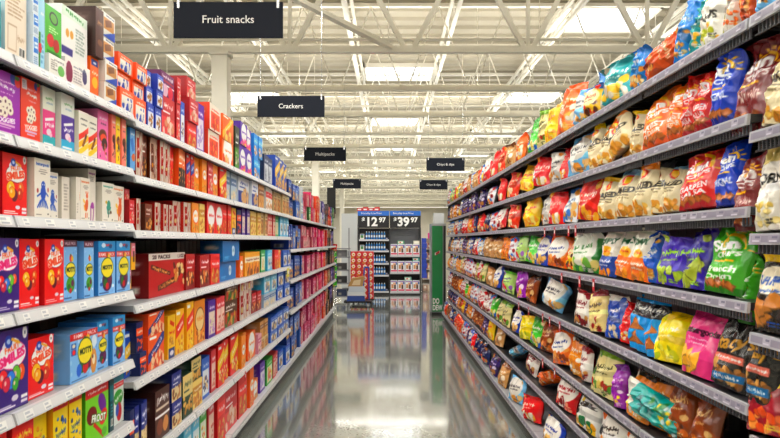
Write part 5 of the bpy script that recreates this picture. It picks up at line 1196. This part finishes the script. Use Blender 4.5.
# bottles and small goods on the display
bm = MB(); bm.tube((0, 0, 0), (0, 0, .17), .026, n=10, col='#2f7fd0'); bm.tube((0, 0, .17), (0, 0, .205), .026, .012, n=10, col='#5aa4e4'); bm.tube((0, 0, .06), (0, 0, .13), .0268, n=10, col='#e0ecf8', cap=False); bme = bm.mesh('bottle', [M_ATTRG])
cm = MB(); cm.tube((0, 0, 0), (0, 0, .03), .013, n=8, col='#f0f4f8'); cme = cm.mesh('cap', [M_ATTRG])
NAMES5 = ['topmost', 'second', 'third', 'fourth', 'bottom']
for j, zz in enumerate(SL):
    xs0 = P(366.5, 0, Y)[0]; 
    for q in range(8):
        ob = link('blue_bottle', bme); ob.location = (xs0+q*.076, Y+.09, zz+.001); tag(ob, 'slim blue bottle in the row on the %s display shelf under 12.97' % NAMES5[j], 'bottle', 'blue bottles on the %s display shelf' % NAMES5[j])
        c = link('cap', cme, ob); c.location = (0, 0, .2045)
    xx = P(361, 0, Y)[0]; b = MB(); b.box(-.06, -.06, 0, .06, .06, .16, '#e8e8e0'); b.box(-.04, -.0605, .04, .04, -.06, .12, '#4a8a4a'); b.box(-.05, -.0605, .125, .05, -.06, .15, '#2f6a9c')
    ob = b.build('small_carton', M_ATTR); ob.location = (xx+.03, Y+.09, zz+.001); tag(ob, 'small white carton with green square, %s display shelf under 12.97' % NAMES5[j], 'box')
    b = MB(); b.box(-.045, -.05, 0, .045, .05, .05, '#1a2f7c'); b.box(-.02, -.0505, .015, .03, -.05, .04, '#e4e8f4')
    ob = b.build('blue_packet', M_ATTR); ob.location = (xs0+.20+.0, Y+.0+.2, zz+.001); ob.location.x = P(386.5, 0, Y)[0]; tag(ob, 'navy packet beside the blue bottles, %s display shelf' % NAMES5[j], 'packet')
tm = MB(); tm.box(-.1, -.08, 0, .1, .08, .33, '#e6eaee')
for (u, v, w, h, c) in ((-.09, .02, .18, .05, '#d84a6a'), (-.08, .10, .07, .12, '#c88a5a'), (.0, .08, .06, .16, '#5a3a2c'), (-.03, .2, .08, .07, '#e8b48c'), (.05, .22, .04, .06, '#3a6ab0'), (-.09, .28, .18, .03, '#8a5ab0')): tm.box(u, -.0806, v, u+w, -.08, v+h, c)
tme = tm.mesh('toy_box', [M_ATTR])
N3 = ['upper', 'middle', 'lowest']
for j, zz in enumerate(SRt):
    for q in range(4):
        ob = link('toy_box', tme); ob.location = (P(392.3+q*7.4, 0, Y)[0]+.05, Y+.1, zz+.001); tag(ob, '%s white picture box along the %s shelf under 39.97' % (ordw(q), N3[j]), 'box', 'picture boxes under the 39.97 board')
for (px, j, c) in ((401, 0, '#5aa47a'), (417, 0, '#d8d4c0'), (416, 1, '#2fa49c'), (408, 2, '#7ab4a0')):
    b = MB(); b.box(-.1, -.07, 0, .1, .07, .1, c); b.box(-.08, -.0705, .02, .06, -.07, .08, '#f0ece0')
    if px != 417: b.box(-.05, -.0708, .03, 0, -.0705, .07, '#d0503c')
    ob = b.build('flat_box', M_ATTR); ob.location = (P(px, 0, Y)[0], Y+.1, SRt[j]+.332); tag(ob, 'flat box on top of the picture boxes, %s shelf under 39.97, %s one' % (N3[j], {401: 'green', 417: 'pale', 416: 'teal', 408: 'grey-green'}[px]), 'box')
b = MB(); x2, z2 = P(421.8, 238, Y); x3, z3 = P(427, 278, Y)
for q in range(8):
    t0 = z3+(z2-z3)*q/8; t1 = z3+(z2-z3)*(q+1)/8; b.box(x2, Y-.02+.02*(q % 2), t0, x3-.02*(q % 2), Y+.2, t1-.004, '#1f3fa8')
b.box(x2, Y+.2, 0, x2+.03, Y+.23, z2, '#30343c')
tag(b.build('side_rack', M_ATTR), 'bright blue ribbed rack hung beside the 39.97 display', 'rack')
# pallet of red cases
Y = 15.9
xa, ztp = P(350.5, 251.5, Y); xb, _ = P(373.5, 0, Y)
o = empty('pallet_dolly', ((xa+xb)/2, Y, 0)); tag(o, 'low black dolly under the stack of red cases', 'dolly')
w = xb-xa
b = MB(); b.box(-w/2-.02, 0, .08, w/2+.02, .55, .12, '#17171a'); b.build('platform', M_ATTR, o)
for sx in (-1, 1):
    for sy in (.06, .48):
        b = MB(); b.tube((sx*(w/2-.06)-.015, sy, .04), (sx*(w/2-.06)+.015, sy, .04), .04, n=12, col='#2a2a2e'); b.box(sx*(w/2-.06)-.02, sy-.02, .05, sx*(w/2-.06)+.02, sy+.02, .08, '#3a3a3e'); b.build('wheel', M_ATTR, o)
nr = 8; hh = (ztp-.12)/nr; ww = w/4
cm = MB(); cm.box(-ww/2+.002, 0, 0, ww/2-.002, .5, hh-.002, '#cc2028'); cm.box(-ww*.42, -.0008, hh*.1, ww*.42, 0, hh*.9, '#d8302c')
for k in range(12):
    t0, t1 = 2*math.pi*k/12, 2*math.pi*(k+1)/12
    cm.poly([(0, -.0016, hh*.5), (ww*.3*math.cos(t0), -.0016, hh*.5+ww*.3*math.sin(t0)), (ww*.3*math.cos(t1), -.0016, hh*.5+ww*.3*math.sin(t1))], '#f2ece0')
cm.box(-ww*.16, -.0024, hh*.35, ww*.16, -.0016, hh*.62, '#d8a03c'); cm.box(-ww*.45, -.0024, hh*.02, ww*.1, -.0016, hh*.1, '#f2d83c')
cme2 = cm.mesh('case', [M_ATTR])
for r in range(nr):
    for q in range(4):
        ob = link('drink_case', cme2); ob.location = (xa+ww*(q+.5), Y+.03, .1205+hh*r); tag(ob, 'red case with white disc, %s layer up, %s across from the shelf side' % (ordw(r), ordw(q)), 'case', 'red cases stacked on the dolly')
# small cart before it
Y = 15.2
o = empty('platform_cart', (P(357.5, 0, Y)[0], Y, 0)); tag(o, 'small black platform cart with blue handle before the red cases', 'cart')
b = MB(); b.box(-.32, -.2, .11, .34, .2, .15, '#151517'); b.build('platform', M_ATTR, o)
for sx in (-.26, .26):
    for sy in (-.14, .14):
        b = MB(); b.tube((sx-.02, sy, .05), (sx+.02, sy, .05), .05, n=14, col='#c9cbd0'); b.tube((sx-.022, sy, .05), (sx+.022, sy, .05), .025, n=10, col='#2a2a2c'); b.box(sx-.025, sy-.02, .06, sx+.025, sy+.02, .11, '#55575c'); b.build('wheel', M_ATTR, o)
b = MB(); b.tube((.12, .15, .15), (.16, .17, .95), .018, n=8, col='#2248b0'); b.tube((.28, .15, .15), (.27, .17, .95), .018, n=8, col='#2248b0'); b.tube((.27, .17, .95), (.16, .17, .95), .02, n=8, col='#2248b0'); h = b.build('handle', M_ATTR, o); h['label'] = 'blue tubular handle'
ox = P(357, 0, Y)[0]
b = MB()
for q, (c, zz) in enumerate((('#27489c', 0), ('#d9dce2', .13), ('#c4ccd8', .22))):
    b.hexa([(-.24+.02*q, -.17, zz), (.2, -.17, zz), (.2, .1, zz), (-.24+.02*q, .1, zz), (-.22+.02*q, -.16, zz+.13), (.18, -.16, zz+.13), (.18, .09, zz+.13), (-.22+.02*q, .09, zz+.13)], c)
ob = b.build('blue_pack', M_ATTR); ob.location = (ox, Y, .151); tag(ob, 'blue and white wrapped pack lying on the platform cart', 'pack')
b = MB(); b.hexa([(-.2, -.12, .0), (.16, -.12, 0), (.16, .1, 0), (-.2, .1, 0), (-.1, -.12, .19), (.2, -.12, .25), (.2, .1, .25), (-.1, .1, .19)], '#b98a50'); b.poly([(-.1, -.1205, .03), (.1, -.1205, .03), (.12, -.1205, .17), (-.05, -.1205, .14)], '#e0c8a0')
ob = b.build('tan_sack', M_ATTR); ob.location = (ox-.02, Y, .503); tag(ob, 'tan paper sack leaning on top of the blue wrapped pack', 'sack')
# grey rack, cabinets and far fittings
Y = 16.6
o = empty('wire_rack', (P(342, 0, Y)[0], Y, 0)); tag(o, 'dark grey open rack with tall post beside the red cases', 'rack')
for xx in (-.2, .17):
    b = MB(); b.box(xx, 0, 0, xx+.03, .04, 1.95 if xx > 0 else 1.4); b.build('post', M_GREY, o)
for zz in (.1, .45, .8, 1.15, 1.38):
    b = MB(); b.box(-.2, 0, zz, .2, .4, zz+.03); b.build('shelf', M_GREY, o)
for k, (zz, c) in enumerate(((.131, '#2a3a5c'), (.481, '#2a2c30'), (.831, '#3c3d40'), (1.181, '#6a6c70'))):
    b = MB(); b.box(-.15, .06, 0, .12, .3, .18, c); b.box(-.1, .0594, .03, -.02, .06, .09, '#8a8a86'); ob = b.build('storage_bin', M_ATTR); ob.location = (P(342, 0, Y)[0], Y, zz)
    tag(ob, '%s bin on the grey open rack, %s level' % (('blue', 'black', 'dark grey', 'light grey')[k], ('lowest', 'second', 'third', 'fourth')[k]), 'bin')
def cab(p0, p1, pt, Y, col, label, doors=True, zb=0):
    xa, zt = P(p0, pt, Y); xb, _ = P(p1, 0, Y); o = empty('storage_cabinet', ((xa+xb)/2, Y, 0)); tag(o, label, 'cabinet'); w = xb-xa
    b = MB(); b.box(-w/2, 0, .05, w/2, .5, zt, col); b.box(-w/2+.02, .02, 0, w/2-.02, .48, .05, '#2a2a2c'); b.build('body', M_ATTR, o)
    for s in (0, 1):
        b = MB(); b.box(-w/2+s*w/2+.008, -.018, .08, s*w/2-.008, -.001, zt-.03, col); d = b.build('door', M_ATTR, o)
        b = MB(); b.box((-.05 if s == 0 else .03), -.035, zt*.45, (-.03 if s == 0 else .05), -.018, zt*.45+.15, '#55585e'); b.build('handle', M_ATTR, d)
cab(341.5, 357, 213.5, 20.5, '#d4d8da', 'pale grey cabinet standing behind the dark open rack')
cab(434, 444, 213, 20.5, '#d0d2d4', 'pale grey cabinet showing above the green cooler')
Y = 26.
x0_, z0_ = P(427.8, 233, Y); x1_, z1_ = P(431.5, 246, Y)
b = MB(); b.box(x0_, Y, z1_, x1_+.1, Y+.03, z0_, '#e23a92'); b.box(x0_+.02, Y+.03, 0, x0_+.06, Y+.07, z0_, '#c8c8c8'); tag(b.build('pink_sign', M_ATTR), 'small pink upright sign far beyond the green cooler', 'sign')
o = empty('far_shelving', (1.75, 24.5, 0)); tag(o, 'distant shelving glimpsed between price display and green cooler', 'shelving')
b = MB(); b.box(-.4, .3, 0, .5, .34, 1.7, '#8a7868'); b.build('back_panel', M_ATTR, o)
rq = random.Random(4)
for zz in (.12, .5, .9, 1.3):
    b = MB(); b.box(-.4, 0, zz-.03, .5, .3, zz, '#c8c4bc'); b.build('shelf', M_ATTR, o)
    for q in range(5):
        b = MB(); b.box(-.08, 0, 0, .08, .2, rq.uniform(.2, .28), rq.choice(['#a86a4a', '#c89a6a', '#8a4a4a', '#d8c0a0', '#b85a6a'])); b.box(-.05, -.001, .05, .04, 0, .14, '#efe6d8')
        ob = b.build('far_carton', M_ATTR); ob.location = (1.75-.3+q*.175, 24.52, zz+.001); tag(ob, 'small brownish carton on the distant shelving past the cooler', 'box', 'cartons on the distant shelving')
# green cooler at the end of the chip run
Y = 13.45
xa, zt = P(431.2, 223.5, Y); xb, _ = P(443.5, 0, Y)
o = empty('drinks_cooler', ((xa+xb)/2, Y, 0)); tag(o, 'tall green drinks cooler at the far end of the chip shelves', 'cooler'); w = xb-xa
b = MB(); b.box(-w/2, 0, .06, w/2, .6, zt, '#8f9496'); b.box(-w/2+.01, .01, 0, w/2, .58, .06, '#1c1c1e'); b.build('cabinet', M_ATTR, o)
b = MB(); b.box(-w/2+.02, -.012, .08, w/2-.02, -.0005, zt-.05, '#0f8a46'); pn = b.build('green_panel', M_ATTR, o)
b = MB(); b.box(w/2-.0, .0, .06, w/2+.05, .55, zt, '#1a1c1e'); b.build('door', M_ATTR, o)
for t_, x_, z_, w_ in (('DO', -.03, .30, .14), ('DEW', 0, .16, .21)):
    lt = text_mesh(t_, .16, M_LETTER, 'lettering', pn, (x_, -.015, z_), bold=.006, fit=w_); lt.scale = (lt.scale[0], 1, 1)
b = MB()
for (u0, u1, c, e) in ((-.055, .055, '#e8ece4', -.0135), (-.035, .045, '#c8282c', -.0145)):
    zc = EYE+(CY-253)/F*Y; b.poly([(u0, e, zc-.05), (u1, e, zc+.0), (u1, e, zc+.05), (u0, e, zc+.005)], c)
b.build('emblem', M_ATTR, pn)
b = MB(); b.box(-w/2, -.02, zt-.05, w/2+.05, .02, zt, '#b4b8ba'); b.build('top_trim', M_ATTR, o)
# strip of hanging bags on the end of the boxed-snack run
ye = YL0+NL*BL+.08
b = MB(); b.box(-1.24, ye, .55, -1.215, ye+.006, 1.55, '#d8dadc'); b.box(-1.245, ye-.002, 1.55, -1.21, ye+.01, 1.6, '#d8dadc'); tag(b.build('clip_strip', M_ATTR), 'white hanging clip strip at the far end of the boxed snacks', 'clip strip')
for q in range(6):
    ds = 'red_bag' if q == 5 else 'green_bag'
    me = bag_mesh(ds, 1.25, 10, q)
    ob = link('hanging_snack_bag', me); ob.matrix_world = Matrix.Translation((-1.225, ye-.045, .58+q*.16)) @ Matrix.Diagonal((.17, .06, .155, 1))
    tag(ob, '%s small bag on the hanging strip, %s up' % ('red' if q == 5 else 'green', ordw(q)), 'snack bag', 'bags on the hanging strip')

# ------------------------------------------------------------------ light and camera
w = bpy.data.worlds.new('store_air'); SC.world = w; w.use_nodes = True
w.node_tree.nodes['Background'].inputs['Color'].default_value = (.9, .95, 1, 1); w.node_tree.nodes['Background'].inputs['Strength'].default_value = .3
def area(name, loc, sx, sy, power, col=(1, .97, .92), rot=(0, 0, 0)):
    l = bpy.data.lights.new(name, 'AREA'); l.shape = 'RECTANGLE'; l.size = sx; l.size_y = sy; l.energy = power; l.color = col
    o = bpy.data.objects.new(name, l); COL.objects.link(o); o.location = loc; o.rotation_euler = rot; return o
for y in (-3.5, -.5, 2.4, 5.2, 8.0, 14.02, 16.9, 22.6, 28.3, 34., 39.8, 45.5, 51.2, 57., 63.): area('lamp_row_light', (0, y, 4.97), 14., .11, 235 if y < 20 else 330); area('added_ceiling_uplight', (0, y, 5.12), 14., .11, 190 if y < 20 else 300, rot=(math.pi, 0, 0))  # upward lights are added above the housings to brighten the ceiling

cam = bpy.data.cameras.new('camera'); co = bpy.data.objects.new('camera', cam); COL.objects.link(co)
co.location = (0, 0, EYE); co.rotation_euler = (math.pi/2, 0, 0)
cam.sensor_width = 36; cam.sensor_fit = 'HORIZONTAL'; cam.lens = 36*F/780
cam.shift_x = (390-CX)/780; cam.shift_y = (CY-219)/780
cam.clip_start = .05; cam.clip_end = 200
SC.camera = co
vs = SC.view_settings; vs.view_transform = 'Standard'; vs.look = 'None'; vs.exposure = 0.06; vs.gamma = 1; vs.use_curve_mapping = False
SC.cycles.use_denoising = True
SC.cycles.max_bounces = 8; SC.cycles.diffuse_bounces = 4; SC.cycles.glossy_bounces = 4
